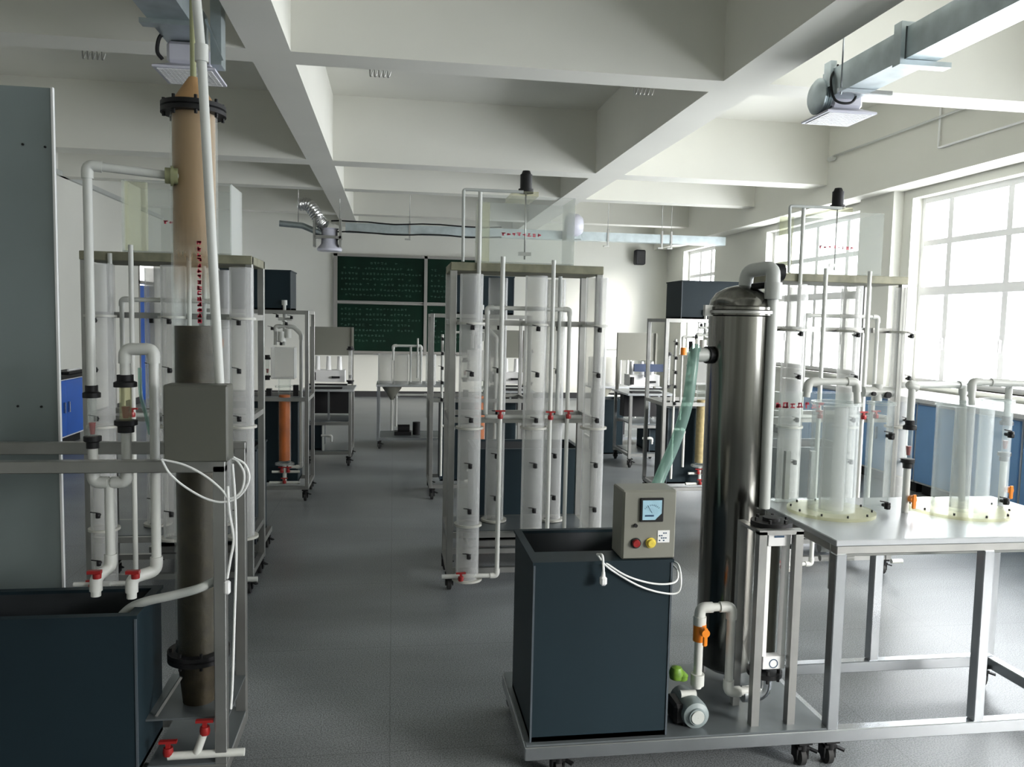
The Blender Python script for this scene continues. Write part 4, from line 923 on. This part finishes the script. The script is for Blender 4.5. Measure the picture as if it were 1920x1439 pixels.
# grey switch box
t = thing('switch_box', 'plain grey metal box fixed in front of the sand column', 'control box', (-.58, 2.40, 1.06))
a = aty(305, 722, 2.36); b = aty(428, 867, 2.36)
MB().box(a.x, b.x, 2.36, 2.437, b.z, a.z, .004).build('enclosure', 'dbox', t)
MB().box(a.x+.003, b.x-.003, 2.355, 2.36, b.z+.003, a.z-.003, .002).build('cover', 'dbox', t)
m = MB(); Q = lambda px, py, Y=2.345: aty(px, py, Y)
m.tube(spline([Q(303, 862), Q(318, 888), Q(345, 912), Q(385, 935), Q(420, 942), Q(450, 930), Q(467, 900), Q(460, 872), Q(438, 858)]), .0032, 8)
m.tube(spline([Q(303, 862), Q(345, 872), Q(385, 893), Q(415, 918), Q(430, 935), Q(452, 922), Q(458, 890), Q(446, 866), Q(436, 860)]), .0032, 8)
m.tube(spline([Q(427, 912), Q(430, 960), Q(438, 1010), Q(432, 1050), Q(426, 1085)]), .004, 8)
m.tube(spline([Q(436, 870), Q(441, 940), Q(443, 1040), Q(440, 1150), Q(436, 1280), Q(433, 1330)]), .0035, 8)
ca = m.build('power_cable', 'cable', t)
c = Q(426, 1102); MB().box(c.x-.009, c.x+.009, c.y-.009, c.y+.009, c.z-.02, c.z+.02, .005).build('plug', 'white', ca)
# flow meters of the left rig
def left_meter(px, ptop, pbot, label, r, flo, zf, body):
    y = 2.50; A = aty(px, ptop, y); B = aty(px, pbot, y)
    t = thing('rotameter', label, 'flow meter', (A.x, y, B.z), 'rotameters on the left foreground rail')
    flow_meter_parts(t, A.x, y, B.z, A.z, r, flo, body, 'black', aty(px, zf, y).z)
    return A, B
A1, B1 = left_meter(172, 742, 822, 'slim rotameter with red float, left on the foreground rail', .013, 'red', 805, 'acry')
A2, B2 = left_meter(235, 722, 792, 'stout rotameter with black nuts and red float above the rail', .017, 'red', 775, 'acryy')
y = 2.50
m = MB(); e1 = aty(172, 310, y); c1 = aty(328, 322, y)
m.pvc([V(A1.x, y, A1.z+.025), V(A1.x+.0, y, e1.z), V(c1.x, 2.56, c1.z-.005)], .0128, rad=.026, n=16)
tag(m.build('inlet_pipe', 'pvc'), 'tall white pipe bending right into the sand column near its top', 'pipe')
m = MB(); q = V(c1.x-.005, 2.553, c1.z-.005); m.cyl(q+V(-.035, -.008, 0), q, .024); m.cyl(q+V(-.02, -.004, 0), q+V(-.012, -.002, 0), .03); tag(m.build('pipe_coupling', 'olive'), 'olive coupling where the tall pipe meets the sand column', 'fitting')
m = MB(); u1 = aty(175, 890, 2.5); u2 = aty(235, 905, 2.5); mid = aty(205, 905, 2.5); v = aty(205, 1065, 2.5)
m.pvc([V(A1.x, y, B1.z-.03), V(A1.x, y, mid.z), V(A2.x, y, mid.z), V(A2.x, y, B2.z-.03)], .014, rad=.03, n=16)
m.pvc([V(mid.x, y, mid.z), V(mid.x, y, v.z), aty(180, 1082, 2.46), aty(180, 1118, 2.46)], .014, rad=.02, n=16)
o = tag(m.build('yoke_pipe', 'pvc'), 'white forked pipe under the rotameters ending in a spout over the tank', 'pipe')
m = MB(); k1 = aty(238, 690, y); k2 = aty(240, 655, y); k3 = aty(288, 655, y)
m.pvc([V(A2.x, y, A2.z+.03), V(A2.x, y, k2.z), V(k3.x, y, k3.z), V(k3.x, y, aty(285, 1070, y).z), aty(247, 1085, 2.46), aty(247, 1122, 2.46)], .014, rad=.02, n=16)
tag(m.build('bypass_pipe', 'pvc'), 'white square looped pipe right of the rotameters with spout over the tank', 'pipe')
for px, lab in ((180, 'red valve handle on the left spout over the tank'), (252, 'red valve handle on the right spout over the tank')):
    q = aty(px+2, 1080, 2.43); m = MB(); m.lathe(q, [(.001, -.008), (.012, -.008), (.013, .006), (.001, .01)], 10); m.box(q.x-.026, q.x+.012, q.y-.008, q.y+.008, q.z+.006, q.z+.016); tag(m.build('valve_handle', 'red'), lab, 'valve')
m = MB(); m.tube(spline([aty(404, 1090, 2.48), aty(370, 1105, 2.46), aty(320, 1118, 2.46), aty(275, 1128, 2.47), aty(245, 1140, 2.49), aty(225, 1160, 2.50), aty(212, 1190, 2.52)]), .0135, 14)
tag(m.build('drain_hose', 'hosew'), 'pale flexible hose curving from the column into the lower left tank', 'hose')
m = MB(); m.tube(spline([aty(262, 690, 2.6), aty(264, 740, 2.6), aty(274, 780, 2.6), aty(282, 815, 2.6)]), .006, 8); tag(m.build('thin_tube', 'hoseg'), 'thin green tube hanging beside the stout rotameter', 'hose')
# tall pale panel cabinet on the far left
t = thing('plastic_board', 'tall pale grey plastic board standing upright at the left edge', 'board', (-1.45, 2.92, 0))
b = aty(97, 168, 2.9)
MB().box(-1.80, -1.125, 2.9, 2.93, .0, 2.235).build('board_sheet', 'panel', t)
MB().box(-1.1245, -1.118, 2.896, 2.91, .0, 2.237).build('corner_strip', 'white', t)
m = MB()
for (px, py) in ((43, 271), (85, 276), (34, 762), (78, 763)): q = aty(px, py, 2.9); m.cyl((q.x, 2.896, q.z), (q.x, 2.9, q.z), .004, n=8)
m.build('screw', 'black', t)
print('objects', len(bpy.data.objects))
